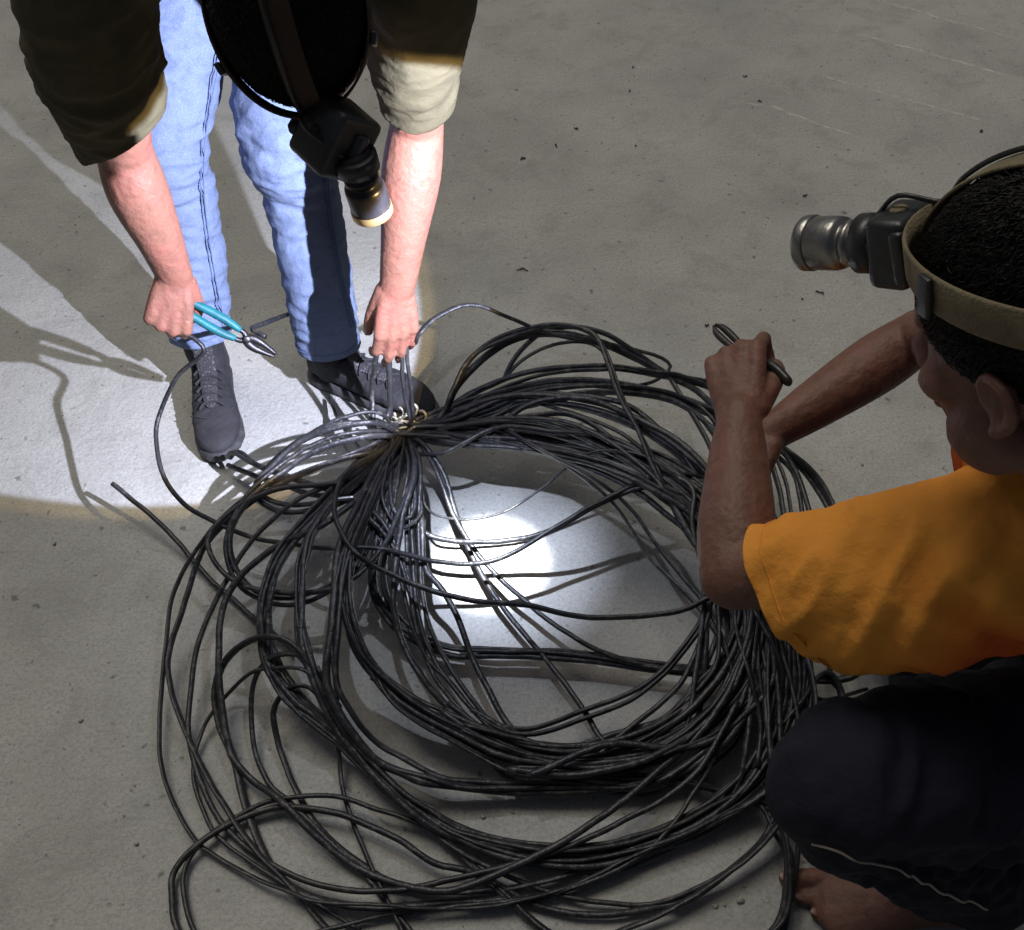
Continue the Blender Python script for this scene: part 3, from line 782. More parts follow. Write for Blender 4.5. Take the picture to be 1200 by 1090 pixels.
hd_, hs_ = nrm(A(-.08, -.26, -.96)), A(-.93, -.25, .1)
hs_ = nrm(hs_ - hd_ * (hs_ @ hd_)); hn_ = np.cross(hs_, hd_)
G = lambda a, b, c: pix(a_lw + hd_ * a + hs_ * b + hn_ * c)
strands([G(.10, .03, -.02), G(.14, .03, -.03), (434, 455, .2), (437, 490, .16), (443, 520, .14)], 1, rad=.0042)
strands([G(.10, .012, -.02), G(.15, .010, -.025), (457, 462, .2), (456, 480, .17), (446, 500, .15)], 1, rad=.0050)
strands([G(.10, -.012, -.02), G(.15, -.016, -.02), (473, 450, .22), (475, 472, .18), (483, 503, .13)], 1, rad=.0036)
strands([G(.10, -.02, -.02), G(.15, -.022, -.015), (481, 450, .22), (482, 472, .18), (484, 503, .13)], 1, rad=.0036)
strands([G(.09, -.01, -.022), G(.115, -.035, -.018), (490, 391, .33), (510, 371, .34), (546, 357, .34), (583, 367, .31), (625, 385, .27), (667, 396, .24), (717, 403, .21), (767, 416, .18), (787, 431, .16), (770, 446, .15), (735, 455, .15), (690, 462, .16), (640, 470, .17), (580, 485, .16)], 1)
strands([pix(a_rw + nrm(A(-.25, -.42, -.86)) * .075 + A(.02, .02, .0)), pix(a_rw + nrm(A(-.25, -.42, -.86)) * .105 + A(.012, .03, -.005)), (240, 410, .33), (208, 443, .28), (185, 495, .215), (191, 550, .19), (214, 587, .16), (249, 609, .13), (299, 631, .11), (348, 639, .13), (398, 643, .17), (447, 644, .17), (507, 658, .13), (554, 660, .12),
         (596, 650, .13), (637, 627, .15), (700, 590, .18), (755, 565, .2), (820, 560, .19), (880, 610, .15)], 1, rad=.0045)

# shirt
sl_r = a_rs * .17 + a_re * .83
sl_l = a_ls * .2 + a_le * .8
dr, dl = nrm(a_re - a_rs), nrm(a_le - a_ls)
parts = [tube([A(-.31, 1.255, 1.035), A(-.32, 1.32, 1.055), A(-.355, 1.46, 1.075), A(-.405, 1.62, 1.05), A(-.445, 1.75, .97), A(-.465, 1.83, .89)], [(.13, .075), (.18, .095), (.19, .105), (.18, .115), (.18, .125), (.175, .125)], ref=A(1, .2, 0), sides=28),
         tube([a_rs + A(.08, .07, .055), a_rs + A(.0, 0, .012), a_rs * .6 + a_re * .4 + A(-.012, -.012, 0), sl_r - dr * .05 + A(-.006, -.006, 0), sl_r + dr * .05], [.085, .080, .081, .074, .062], sides=24),
         tube([a_ls + A(-.10, .05, .06), a_ls + A(0, 0, .012), a_ls * .5 + a_le * .5, sl_l - dl * .03, sl_l + dl * .05], [.085, .072, .062, .056, .054], sides=24),
         tube([a_nk + A(-.01, .04, .0), a_nk + A(.004, -.012, -.004)], [.085, .068])]
me = remesh(parts, .0055, 5)
folds(me, [((a_rs + a_re) / 2, dr + A(.3, 0, .3), 26, 9, .010, .11), (sl_r, dr, 30, 12, .008, .06), ((a_ls + a_le) / 2, dl + A(.3, .2, 0), 28, 10, .007, .10), (sl_l - dl * .03, dl + A(.5, 0, 0), 30, 14, .006, .05),
           (A(-.38, 1.5, .95), A(.3, 1, 0), 16, 8, .012, .22), (A(-.32, 1.3, .92), A(.6, .5, .3), 22, 9, .010, .14)])
cut(me, sl_r, dr + A(.75, -.15, 0), .15); cut(me, sl_l, dl, .12)
link('shirt', solidify(me, .0025), M_shirtA, pA)

# jeans
cu_r, cu_l = a_ra + A(.002, .004, .045), a_la + A(.002, .004, .02)
parts = [tube([a_rh + A(0, .01, .04), a_rh * .55 + a_rk * .45, a_rk + A(0, -.004, .03), a_rk + A(0, 0, -.06), a_rk * .45 + a_ra * .55 + A(0, .015, 0), cu_r + A(0, 0, .02), cu_r - A(0, 0, .04)], [.100, .092, .076, .069, .068, .062, .062], sides=24),
         tube([a_lh + A(0, .01, .04), a_lh * .55 + a_lk * .45 + A(-.01, 0, 0), a_lk + A(-.012, -.006, .03), a_lk + A(0, 0, -.06), a_lk * .45 + a_la * .55 + A(0, .015, 0), cu_l + A(0, 0, .02), cu_l - A(0, 0, .04)], [.105, .096, .078, .070, .069, .064, .066], sides=24),
         tube([A(-.465, 1.78, .80), A(-.465, 1.80, .88), A(-.46, 1.78, .96)], [(.15, .105), (.165, .12), (.15, .105)], ref=A(1, 0, 0), sides=28)]
me = remesh(parts, .0045, 4)
up_ = A(0, .1, 1)
folds(me, [(a_rk + A(0, .0, 0), up_, 34, 9, 0.0128, .085), (a_rk * .5 + a_ra * .5, up_ + A(.4, 0, 0), 26, 8, 0.0088, .10), (cu_r + A(0, 0, .05), up_ + A(.2, .2, 0), 46, 12, 0.0120, .055),
           (a_lk + A(0, 0, 0), up_ + A(.3, 0, 0), 34, 9, 0.0144, .085), (a_lk * .5 + a_la * .5, up_ + A(-.5, 0, 0), 24, 8, 0.0080, .10), (cu_l + A(0, 0, .055), up_ + A(.25, .2, 0), 44, 11, 0.0128, .055),
           (a_rh * .5 + a_rk * .5, up_ + A(.5, 0, 0), 22, 8, 0.0112, .13), (a_lh * .5 + a_lk * .5, up_ + A(-.6, 0, 0), 24, 8, 0.0128, .13)], 3.1)
cut(me, cu_r, A(.02, -.18, -1), .12); cut(me, cu_l, A(.02, -.22, -1), .12)
vj = get_v(me)
jeans = link('jeans', solidify(me, .003), M_jean, pA)


def drape(points, off, cloth_v, axis_pts):
    """push seam points out to the cloth surface along the direction off"""
    out = []
    for p in points:
        o = nrm(off)
        rel = cloth_v - p
        al = rel @ o
        per = np.linalg.norm(rel - al[:, None] * o, axis=1)
        k = (per < .012) & (al > 0) & (al < .12)
        out.append(p + o * ((al[k].max() if k.any() else .066) + .0006))
    return out


for top, knee, ank in ((a_rh, a_rk, a_ra), (a_lh, a_lk, a_la)):
    for off in (A(1, -.55, .1),):
        pts = [knee * (1 - t) + top * t for t in np.linspace(.75, .12, 8)] + [ank * t + knee * (1 - t) for t in np.linspace(.05, .80, 12)]
        q = np.array(drape(pts, off, vj, None)); ds = (q - np.array(pts)) @ nrm(off)
        for _ in range(3): ds[1:-1] = (ds[:-2] + ds[1:-1] + ds[2:]) / 3
        q = np.array(pts) + nrm(off) * ds[:, None]
        for dx in (-.0022, .0022):
            link('seam', mesh_of([tube([p + A(dx, dx, 0) for p in q], .0013, sides=6, step=.008)]), M_seam, jeans)
for cu, kn in ((cu_r, a_rk), (cu_l, a_lk)):
    ax = nrm(A(.02, -.2, -1)); pp = cu - ax * .016
    al = (vj - pp) @ ax; near = (np.abs(al) < .004) & (np.linalg.norm(vj - pp, axis=1) < .11)
    rel = vj[near] - pp; u = nrm(np.cross(ax, A(0, 1, 0))); v = np.cross(ax, u)
    an = np.arctan2(rel @ v, rel @ u); rad = np.linalg.norm(rel - (rel @ ax)[:, None] * ax, axis=1)
    o_ = np.argsort(an); an, rad = an[o_], rad[o_]
    th = np.linspace(-math.pi, math.pi, 48, endpoint=False)
    rr = np.interp(th, an, rad, period=2 * math.pi)
    rr = (rr + np.roll(rr, 1) + np.roll(rr, -1)) / 3
    ring = [pp + u * math.cos(t) * (r + .0006) + v * math.sin(t) * (r + .0006) for t, r in zip(th, rr)]
    link('hem', mesh_of([tube(ring, .0012, sides=6, closed=True, step=.008)]), M_seam, jeans)


M_sock = mat('dark_sock', (0.03, 0.03, 0.034), 0.95, bump=[(600, .4, 2)])
for an_ in (a_ra, a_la):
    link('sock', mesh_of([tube([an_ + A(0, .012, -.04), an_ + A(0, .002, .01), an_ + A(0, .002, .045)], [.040, .041, .040], sides=24)]), M_sock, pA)

# shoes
def shoe(heel, toe, parent, high=.122, name_label=None):
    f = nrm((toe - heel) * A(1, 1, 0)); s = A(-f[1], f[0], 0); z = A(0, 0, 1)
    Lr = float(np.linalg.norm(toe - heel))
    W = lambda a, b, c: np.asarray(heel) * A(1, 1, 0) + f * a + s * b + z * c

    def loft(secs, seg=28):
        V, F = [], []
        for (a, hw, z0, z1, cs, e) in secs:
            for k in range(seg):
                t = 2 * math.pi * k / seg
                cx, sx = math.cos(t), math.sin(t)
                b = cs + hw * math.copysign(abs(cx) ** e, cx)
                c = (z0 + z1) / 2 + (z1 - z0) / 2 * math.copysign(abs(sx) ** e, sx)
                V.append(W(a, b, c))
        m = len(secs)
        for i in range(m - 1):
            for k in range(seg):
                k2 = (k + 1) % seg
                F.append((i * seg + k, i * seg + k2, (i + 1) * seg + k2, (i + 1) * seg + k))
        F.append(tuple(range(seg))[::-1]); F.append(tuple((m - 1) * seg + k for k in range(seg)))
        return V, F
    g = empty_part('shoe', parent)
    up = [(.004, .012, .03, .06, 0, .8), (.012, .026, .022, .085, 0, .8), (.035, .034, .02, high - .012, 0, .8), (.075, .036, .02, high - .008, 0, .8), (.105, .037, .02, .092, 0, .8), (.14, .040, .02, .082, .001, .8),
          (.18, .045, .02, .072, .003, .8), (.22, .047, .02, .062, .004, .78), (.25, .043, .02, .055, .003, .78), (.275, .031, .021, .048, .001, .8), (.29, .012, .025, .038, 0, .8)]
    sc_ = Lr / .30
    up = [(a * sc_,) + r for a, *r in up for r in [tuple(r)]]
    parts_ = [loft(up), tube([W(.06 * sc_, 0, .07), W(.055 * sc_, 0, high + .01)], [(.036, .044), (.037, .044)], ref=s, sides=24)]
    me_ = remesh(parts_, .004, 4)
    folds(me_, [(W(.19 * sc_, 0, .06), f, 70, 14, .004, .035), (W(.10 * sc_, 0, .09), f + z * .4, 60, 14, .004, .03)], 9.0)
    body = link('upper', me_, M_shoe, parent_obj(g)); reparent(body, g)
    so = [(-.002, .014, .0, .026, 0, .7), (.01, .030, .0, .028, 0, .6), (.04, .038, .0, .028, 0, .55), (.10, .038, .0, .026, 0, .55), (.15, .042, .0, .025, .001, .55), (.2, .049, .0, .025, .003, .55),
          (.235, .050, .0, .026, .004, .55), (.265, .042, .002, .028, .002, .55), (.29, .024, .006, .031, 0, .6), (.298, .010, .010, .031, 0, .7)]
    so = [(a * sc_,) + tuple(r) for a, *r in so]
    o = link('sole', remesh([loft(so)], .0035, 2), M_sole, g)
    # mesh side panel, toe cap line, tongue, laces
    vv = get_v(me_)

    def top(a, b):
        p = W(a, b, 0); dd = np.linalg.norm((vv - p)[:, :2], axis=1)
        k = dd < .009
        return W(a, b, (vv[k][:, 2].max() if k.any() else .06))
    for k in range(5):
        a = (.115 + .020 * k) * sc_
        pts = [top(a + .006, -.026 + .001 * k) + z * .001, top(a, -.013) + z * .0035, top(a - .002, 0) + z * .0045, top(a, .013) + z * .0035, top(a + .006, .026 - .001 * k) + z * .001]
        link('lace', mesh_of([tube(pts, [(.0042, .0019)] * 5, sides=8, step=.005)]), M_lace, g)
    pts = [top(x * sc_, 0) + z * .001 for x in (.075, .095, .12, .15, .19, .2)]
    link('tongue', mesh_of([tube(pts, [(.0045, .018), (.004, .020), (.004, .019), (.004, .017), (.003, .014), (.002, .008)], sides=12, step=.006, ref=z)]), M_mesh, g)
    pts = [top(.225 * sc_, b) + f * (-.02 * (b / .04) ** 2) + z * .0006 for b in np.linspace(-.042, .042, 11)]
    link('toe_seam', mesh_of([tube(pts, .0016, sides=6, step=.005)]), M_lace, g)
    ring = [W(.055 * sc_, 0, high + .008) + f * .040 * math.cos(t) + s * .034 * math.sin(t) + z * .008 * math.cos(t) for t in np.linspace(0, 2 * math.pi, 28, endpoint=False)]
    link('collar', mesh_of([tube(ring, .0085, sides=10, closed=True, step=.008)]), M_mesh, g)
    return g


def empty_part(name, parent):
    o = bpy.data.objects.new(name, None); o.empty_display_size = .03
    sc.collection.objects.link(o); o.parent = parent
    o.matrix_parent_inverse = Matrix.Translation(-Vector(parent.location))
    return o


def parent_obj(g):
    return g


def reparent(o, g):
    o.parent = g


shoe(A(-.650, 1.600, 0), P(259, 547, 0), pA)
shoe(A(-.432, 1.570, 0), P(514, 494, 0), pA)


# ------------------------------------------------------------------ headlamps
def headlamp(label, hd, lens, aim, strap_m, top_m, barrel_m, bezel_m, length, radius, housing_size):
    ax = nrm(np.asarray(aim) - lens)
    base = lens - ax * length
    g = empty('headlamp', base, label, 'headlamp')
    prof = [(0, radius * .72), (.006, radius * .82), (length * .30, radius * .82), (length * .31, radius * .72), (length * .36, radius * .72), (length * .37, radius * .86), (length * .44, radius * .86), (length * .45, radius * .76),
            (length * .50, radius * .76), (length * .51, radius * .95), (length * .58, radius), (length * .985, radius), (length, radius * .96)]
    prof += [(length, radius * .82), (length - .012, radius * .74)]
    link('barrel', mesh_of([lathe(prof, base, ax)]), barrel_m, g)
    link('bezel', mesh_of([lathe([(length - .010, radius * 1.015), (length - .009, radius * 1.05), (length - .001, radius * 1.05), (length + .001, radius * 1.0), (length + .001, radius * .84), (length - .004, radius * .80)], base, ax, cap=False)]), bezel_m, g)
    link('lens', mesh_of([lathe([(length - .0105, radius * .72), (length - .009, radius * .74), (length - .0075, radius * .55), (length - .007, .001)], base, ax)]), M_lens, g)
    # forehead plate and hinged housing
    pl = hd.w((0, .094, .048))
    h_ax = np.stack([hd.r, hd.f, hd.u])
    link('forehead_plate', mesh_of([rbox(pl + hd.f * .010, h_ax, (.062, .014, .048), .005)]), M_plast, g)
    mid = (pl + hd.f * .012 + base) / 2
    dirh = nrm(base - (pl + hd.f * .010))
    sideh = nrm(np.cross(dirh, hd.u)) if abs(dirh @ hd.u) < .9 else hd.r
    h2 = np.stack([sideh, dirh, np.cross(sideh, dirh)])
    d_ = float(np.linalg.norm(base - pl))
    link('lamp_housing', mesh_of([rbox(mid, h2, (housing_size[0], max(.022, d_ * .9), housing_size[1]), .008)]), M_plast, g)
    link('hinge', mesh_of([lathe([(-.024, .007), (-.022, .009), (.022, .009), (.024, .007)], base + ax * .004, sideh)]), M_plast, g)
    link('clamp_ring', mesh_of([lathe([(.004, radius * .90), (.005, radius * 1.08), (.022, radius * 1.08), (.023, radius * .90)], base, ax)]), M_plast, g)
    sw = mid + h2[2] * housing_size[1] / 2
    link('switch_button', mesh_of([lathe([(-.002, .0075), (.001, .0075), (.0025, .006)], sw, h2[2], 20)]), strap_m, g)
    for sx in (-1, 1):
        for sz in (-1, 1):
            link('screw', mesh_of([lathe([(-.001, .0022), (.0008, .0022), (.0012, .0015)], pl + hd.f * .017 + hd.r * .026 * sx + hd.u * .019 * sz, hd.f, 10)]), M_steel, g)
    # head band and top strap
    th = np.linspace(0, 2 * math.pi, 72, endpoint=False)
    bp = [hd.w((math.cos(t) * .0855, -.014 + math.sin(t) * .107, .045 + .022 * math.sin(t))) for t in th]
    bn = [hd.M @ nrm(A(math.cos(t) / .0845, math.sin(t) / .106, .35)) for t in th]
    link('head_band', mesh_of([ribbon(bp, bn, .030, .003, True)]), strap_m, g)
    for k in (-1, 1):
        t = math.pi / 2 - k * 1.15
        c = hd.w((math.cos(t) * .0905, -.014 + math.sin(t) * .1125, .045 + .022 * math.sin(t)))
        tt = nrm(hd.M @ A(-math.sin(t) * .0845, math.cos(t) * .106, .022 * math.cos(t))); nn = nrm(hd.M @ A(math.cos(t) / .0845, math.sin(t) / .106, .35))
        link('buckle', mesh_of([rbox(c + nn * .002, np.stack([tt, np.cross(nn, tt), nn]), (.014, .034, .006), .002)]), M_plast, g)
    ph = np.linspace(R(12), R(158), 44)
    tp_ = [hd.w((0, -.014 + math.cos(t) * .112, +.030 + math.sin(t) * .0895)) for t in ph]
    tn = [hd.M @ nrm(A(0, math.cos(t) / .112, math.sin(t) / .0925)) for t in ph]
    link('top_strap', mesh_of([ribbon(tp_, tn, .030, .003)]), top_m, g)
    wp = [base + ax * .01 + h2[2] * .02, mid + h2[2] * (housing_size[1] / 2 + .012)] + [p + n_ * .006 + hd.r * .010 for p, n_ in list(zip(tp_, tn))[6::4]]
    link('lamp_wire', mesh_of([tube(wp, .0022, sides=8, step=.008)]), M_plast, g)
    return g, ax


def lens_material():
    m = bpy.data.materials.new('lit_lens'); m.use_nodes = True
    b = m.node_tree.nodes['Principled BSDF']
    b.inputs['Base Color'].default_value = (.9, .93, 1, 1)
    b.inputs['Emission Color'].default_value = (.85, .92, 1, 1); b.inputs['Emission Strength'].default_value = 30
    return m


M_lens = lens_material()


def spot(name, pos, aim, power, half, blend, color, parent, size=.006):
    l = bpy.data.lights.new(name, 'SPOT'); l.energy = power; l.spot_size = 2 * half; l.spot_blend = blend
    l.color = color; l.shadow_soft_size = size
    o = bpy.data.objects.new(name, l); sc.collection.objects.link(o)
    o.location = Vector(pos); o.rotation_euler = (Vector(pos) - Vector(aim)).to_track_quat('Z', 'Y').to_euler()
    o.parent = parent; o.matrix_parent_inverse = Matrix.Translation(-Vector(parent.location))
    return o


lensA, aimA = P(437, 250, .795), P(572, 660, 0)
gA, axA = headlamp('black headlamp with brass rim on the bending worker, shining straight down', a_hd, lensA, aimA, M_strapd, M_strapd, M_black_alu, M_gold, .085, .0235, (.075, .060))
pos = lensA + axA * .004
spot('lamp_beam', pos, aimA, 230, R(8.8), .75, (.90, .94, 1), gA)
spot('lamp_corona', pos, aimA, 62, R(17), 1.0, (.68, .76, 1), gA)
spot('lamp_spill', pos, aimA, 5.5, R(55), .9, (.76, .83, 1), gA)

# ================================================================== worker B: crouching at the right
lensB = P(945, 285, .92)
axB = nrm(A(-.644, .626, -.44))
b_hd = Head(A(.410, .582, .969), (-.503, .745, -.438), (-.316, .313, .895), 1.06)
gB, _ = headlamp('gunmetal headlamp on khaki straps, pointing left from the crouching worker\'s forehead', b_hd, lensB, lensB + axB, M_strap, M_strap, M_alu, M_alu, .078, .024, (.055, .062))
pos = lensB + axB * .004
spot('lamp_beam', pos, lensB + axB, 238, R(22.0), .05, (.60, .69, 1), gB)
spot('lamp_rim', pos, lensB + axB, 42, R(23.4), .08, (1, .70, .30), gB)

b_nk = A(.492, .645, .805)
b_ls, b_le, b_lw = P(1222, 648, .70), P(862, 672, .545), P(866, 488, .60)
b_rs, b_re, b_rw = A(.60, .85, .735), A(.595, 1.10, .51), P(903, 508, .43)
b_lh, b_lk, b_la = A(.80, .55, .36), P(992, 918, .435), A(.60, .46, .09)
b_rh, b_rk, b_ra = A(.86, .78, .38), A(.66, .86, .075), A(1.06, .90, .06)
pB = empty('person', (.62, .62, 0), 'crouching worker in orange shirt and dark navy trousers, working at the coil barefoot', 'person')
prim = b_hd.prims()
prim += [tube([b_hd.w((0, -.03, -.03)), b_hd.w((0, -.035, -.085)), b_nk, b_nk + A(.05, .01, -.06)], [.055, .055, .062, .085]),
         tube([A(.57, .69, .74), A(.65, .68, .61), A(.74, .67, .48), A(.83, .66, .36)], [(.15, .10), (.155, .11), (.14, .10), (.15, .11)], ref=A(-.1, 1, 0), sides=24),
         tube([b_ls + A(.05, .07, 0), b_ls, (b_ls + b_le) / 2, b_le], [.06, .052, .047, .041]),
         tube([b_rs + A(.0, -.07, 0), b_rs, (b_rs + b_re) / 2, b_re], [.06, .052, .047, .040]),
         tube([b_le, b_le * .72 + b_lw * .28, b_le * .3 + b_lw * .7, b_lw], [.042, .045, .036, (.031, .026)], sides=20),
         tube([b_re, b_re * .7 + b_rw * .3, b_re * .3 + b_rw * .7, b_rw], [.039, .044, .036, (.030, .025)], sides=20),
         tube([b_lh, b_lh * .5 + b_lk * .5, b_lk, b_lk * .6 + b_la * .4 + A(.02, 0, 0), b_la], [.085, .076, .055, .052, .036]),
         tube([b_rh, b_rh * .5 + b_rk * .5, b_rk, b_rk * .6 + b_ra * .4, b_ra], [.085, .076, .055, .052, .036])]
h1, n1 = hand(b_lw, b_lw - b_le + A(-.02, .0, .01), A(.9, -.2, .45), True, [(48, 80, 40), (62, 82, 45), (66, 82, 48), (68, 80, 48)], thumb=(26, 28, 30), spread=2)
h2_, n2 = hand(b_rw, b_rw - b_re + A(0, 0, -.08), A(-.1, -.8, .5), False, [(40, 50, 30), (44, 52, 30), (48, 52, 30), (50, 52, 30)], thumb=(30, 20, 20), spread=3)
prim += h1 + h2_


def foot(an, toe_dir, side):
    f = nrm(toe_dir * A(1, 1, 0)); s = np.cross(A(0, 0, 1), f) * side; base = an * A(1, 1, 0) - f * .055
    W = lambda a, b, c: base + f * a + s * b + A(0, 0, c)
    out = [tube([an + A(0, 0, .02), W(.045, 0, .05), W(.02, 0, .032)], [.036, .036, .03]),
           tube([W(.03, 0, .034), W(.09, 0, .05), W(.15, 0, .036), W(.20, .0, .022)], [(.033, .030), (.038, .036), (.047, .027), (.049, .019)], ref=s, sides=20)]
    nl_ = []
    for k, (b, L, r) in enumerate(((.034, .066, .0145), (.009, .062, .0104), (-.011, .055, .0098), (-.029, .046, .0092), (-.045, .036, .0088))):
        out.append(tube([W(.185 - .01 * k, b * .9, .02), W(.205 - .012 * k, b, .022), W(.205 - .012 * k + L * .5, b, .020), W(.205 - .012 * k + L * .85, b, r + .001)], [r * 1.05, r, r * .92, r], sides=12, step=.006))
        nl_.append((W(.205 - .012 * k + L * .92, b, r * 1.85), f, A(0, 0, 1), r * .85))
    return out, nl_


f1, t1 = foot(b_la, P(962, 1064, 0) - b_la, -1)
prim += f1
prim += [tube([b_ra, b_ra + A(.06, .01, -.01), b_ra + A(.17, .02, -.03)], [.034, .036, .022])]
link('body', remesh(prim, .0034, 4), M_skinB, pB)
add_nails(n1 + n2 + t1, pB, M_nailB)
eyes(b_hd, pB)
b_hd.hair(M_hair, pB, seed=5)

# orange shirt
dl, dr2 = nrm(b_le - b_ls), nrm(b_re - b_rs)
sl, sr = b_ls * .20 + b_le * .80, b_rs * .75 + b_re * .25
parts = [tube([A(.545, .675, .775), A(.59, .68, .72), A(.655, .675, .615), A(.735, .665, .48), A(.82, .66, .38), A(.86, .66, .31)], [(.13, .08), (.185, .125), (.185, .14), (.18, .14), (.18, .145), (.17, .13)], ref=A(-.1, 1, 0), sides=28),
         tube([b_ls + A(.09, .09, .01), b_ls + A(.01, .01, .005), b_ls * .55 + b_le * .45 + A(0, -.012, -.02), sl - dl * .03 + A(0, -.012, -.018), sl + dl * .05 + A(0, -.008, -.012)],
              [(.10, .10), (.094, .096), (.094, .082), (.082, .072), (.066, .062)], ref=A(0, .3, 1), sides=24),
         tube([b_rs + A(.03, -.10, 0), b_rs + A(0, 0, .01), b_rs * .9 + b_re * .1, sr + dr2 * .05], [.095, .074, .070, .064], sides=24),
         tube([b_nk + A(.05, .01, -.06), b_nk + A(.012, .003, -.012)], [.095, .070])]
me = remesh(parts, .0055, 5)
folds(me, [((b_ls + b_le) / 2 + A(0, -.05, .03), dl + A(0, .4, .5), 24, 7, 0.0130, .10), (b_ls + A(.02, -.04, .04), A(1, .2, -.3), 26, 9, 0.0130, .08), (sl + A(0, -.02, -.05), dl + A(0, 0, .8), 20, 7, 0.0174, .08),
           (A(.64, .52, .60), A(.5, 0, 1), 18, 7, 0.0174, .16), (A(.72, .55, .42), A(.3, 0, 1), 20, 8, 0.0174, .13), (b_rs + A(0, .05, 0), A(.3, 1, 0), 24, 9, 0.0116, .1)], 5.2)
hem_p, hem_ax = sl + dl * .015, nrm(dl + A(0, -.1, -.35))
cut(me, hem_p, hem_ax, .14); cut(me, sr + dr2 * .02, dr2, .12)
vs_ = get_v(me)
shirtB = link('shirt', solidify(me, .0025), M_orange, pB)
# stitched sleeve hem
ax = hem_ax; pp = hem_p - ax * .020
al = (vs_ - pp) @ ax; near = (np.abs(al) < .005) & (np.linalg.norm(vs_ - pp, axis=1) < .13)
rel = vs_[near] - pp; u = nrm(np.cross(ax, A(0, 1, 0))); v = np.cross(ax, u)
an = np.arctan2(rel @ v, rel @ u); rad = np.linalg.norm(rel - (rel @ ax)[:, None] * ax, axis=1)
o_ = np.argsort(an); th = np.linspace(-math.pi, math.pi, 56, endpoint=False)
rr = np.interp(th, an[o_], rad[o_], period=2 * math.pi); rr = (rr + np.roll(rr, 1) + np.roll(rr, -1)) / 3
link('hem', mesh_of([tube([pp + u * math.cos(t) * r + v * math.sin(t) * r for t, r in zip(th, rr)], .0014, sides=6, closed=True, step=.008)]), M_orange, shirtB)

# navy trousers with white piping
cu1, cu2 = b_la + A(-.03, 0, .05), b_ra + A(-.02, 0, .0)
parts = [tube([b_lh + A(.02, .02, .0), b_lh * .5 + b_lk * .5 + A(0, 0, .0), b_lk + A(-.004, 0, .0), b_lk * .55 + b_la * .45 + A(.02, 0, 0), b_la + A(0, 0, .055), b_la + A(.01, 0, .01)], [.115, .102, .077, .076, .072, .072], sides=24),
         tube([b_rh, b_rh * .5 + b_rk * .5, b_rk + A(0, 0, .018), b_rk * .5 + b_ra * .5 + A(0, 0, .02), b_ra + A(-.05, 0, .02), b_ra], [.115, .1, .082, .075, .065, .065], sides=24),
         tube([A(.80, .67, .42), A(.86, .66, .34), A(.90, .66, .28)], [(.165, .12), (.18, .14), (.15, .11)], ref=A(0, 1, 0), sides=28)]
me = remesh(parts, .006, 5)
folds(me, [(b_lk + A(.08, 0, .0), A(1, 0, -.4), 22, 8, 0.0160, .12), (b_lk * .5 + b_la * .5, A(.4, 0, 1), 22, 8, 0.0192, .12), ((b_lh + b_lk) / 2, A(1, .2, 0), 20, 8, 0.0192, .14)], 8.0)
cut(me, b_la + A(-.01, 0, .045), A(.05, 0, -1), .13)
vt = get_v(me)
tro = link('trousers', solidify(me, .003), M_trou, pB)
side_px = [(948, 990), (985, 991), (1045, 1014), (1100, 1042), (1160, 1070), (1230, 1096)]
rel = vt - A(0, 0, CAMH); dep = rel @ _fw
ux, uy = 600 + FPX * rel[:, 0] / dep, 545 - FPX * (rel @ _up) / dep
q = []
for (x, y) in side_px:
    k = np.nonzero((np.abs(ux - x) < 9) & (np.abs(uy - y) < 9))[0]
    if len(k):
        k = k[dep[k] < dep[k].min() + .02]; q.append(vt[k].mean(0))
q = np.array(q); q[1:-1] = (q[:-2] + q[1:-1] * 2 + q[2:]) / 4
tro_n = get_n(me)
q2 = []
for c in catmull(q, .012):
    i = np.argmin(((vt - c) ** 2).sum(1)); q2.append(vt[i] + tro_n[i] * .0022)
q2 = np.array(q2)
for _ in range(3): q2[1:-1] = (q2[:-2] + q2[1:-1] + q2[2:]) / 3
for k, c in enumerate(q2.copy()):
    i = np.argsort(((vt - c) ** 2).sum(1))[:14]; n_ = nrm(tro_n[i].mean(0)); q2[k] = c + n_ * (max(0, float(((vt[i] - c) @ n_).max())) + .0006)
link('piping', mesh_of([tube(q2, .0014, sides=8, step=.006)]), M_pipe, tro)

# ------------------------------------------------------------------ tools
hA = a_rw + nrm(A(-.25, -.42, -.86)) * .078
pl0, pl1 = P(243, 372, .385), P(320, 415, .31)
pax = nrm(pl1 - pl0)
g = empty('pliers', pl0, 'pliers with teal rubber grips held in the bending worker\'s fist', 'pliers')
vd = nrm(np.cross(pax, A(-.1, .75, -.65))); nd = np.cross(vd, pax)
Lp = float(np.linalg.norm(pl1 - pl0))
for k in (-1, 1):
    pts = [pl0 - pax * .045 + vd * k * .009, pl0 + pax * .0 + vd * k * .0115, pl0 + pax * .03 + vd * k * .0115, pl0 + pax * .052 + vd * k * .009]
    link('handle', mesh_of([tube(pts, [(.0065, .009), (.0075, .0095), (.0075, .0095), (.006, .008)], sides=12, step=.006, ref=vd)]), M_teal, g)
    pts = [pl0 + pax * .046 + vd * k * .009, pl0 + pax * .066 + vd * k * .007, pl0 + pax * .076 + vd * -k * .004, pl0 + pax * .094 + vd * -k * .007, pl0 + pax * (Lp + .002) + vd * -k * .0032]
    link('jaw', mesh_of([tube(pts, [(.004, .005), (.005, .005), (.007, .005), (.0065, .0055), (.003, .004)], sides=10, step=.005, ref=vd)]), M_steel, g)
link('pivot', mesh_of([lathe([(-.0085, .005), (-.0075, .0065), (.0075, .0065), (.0085, .005)], pl0 + pax * .073, nd, 20)]), M_steel, g)

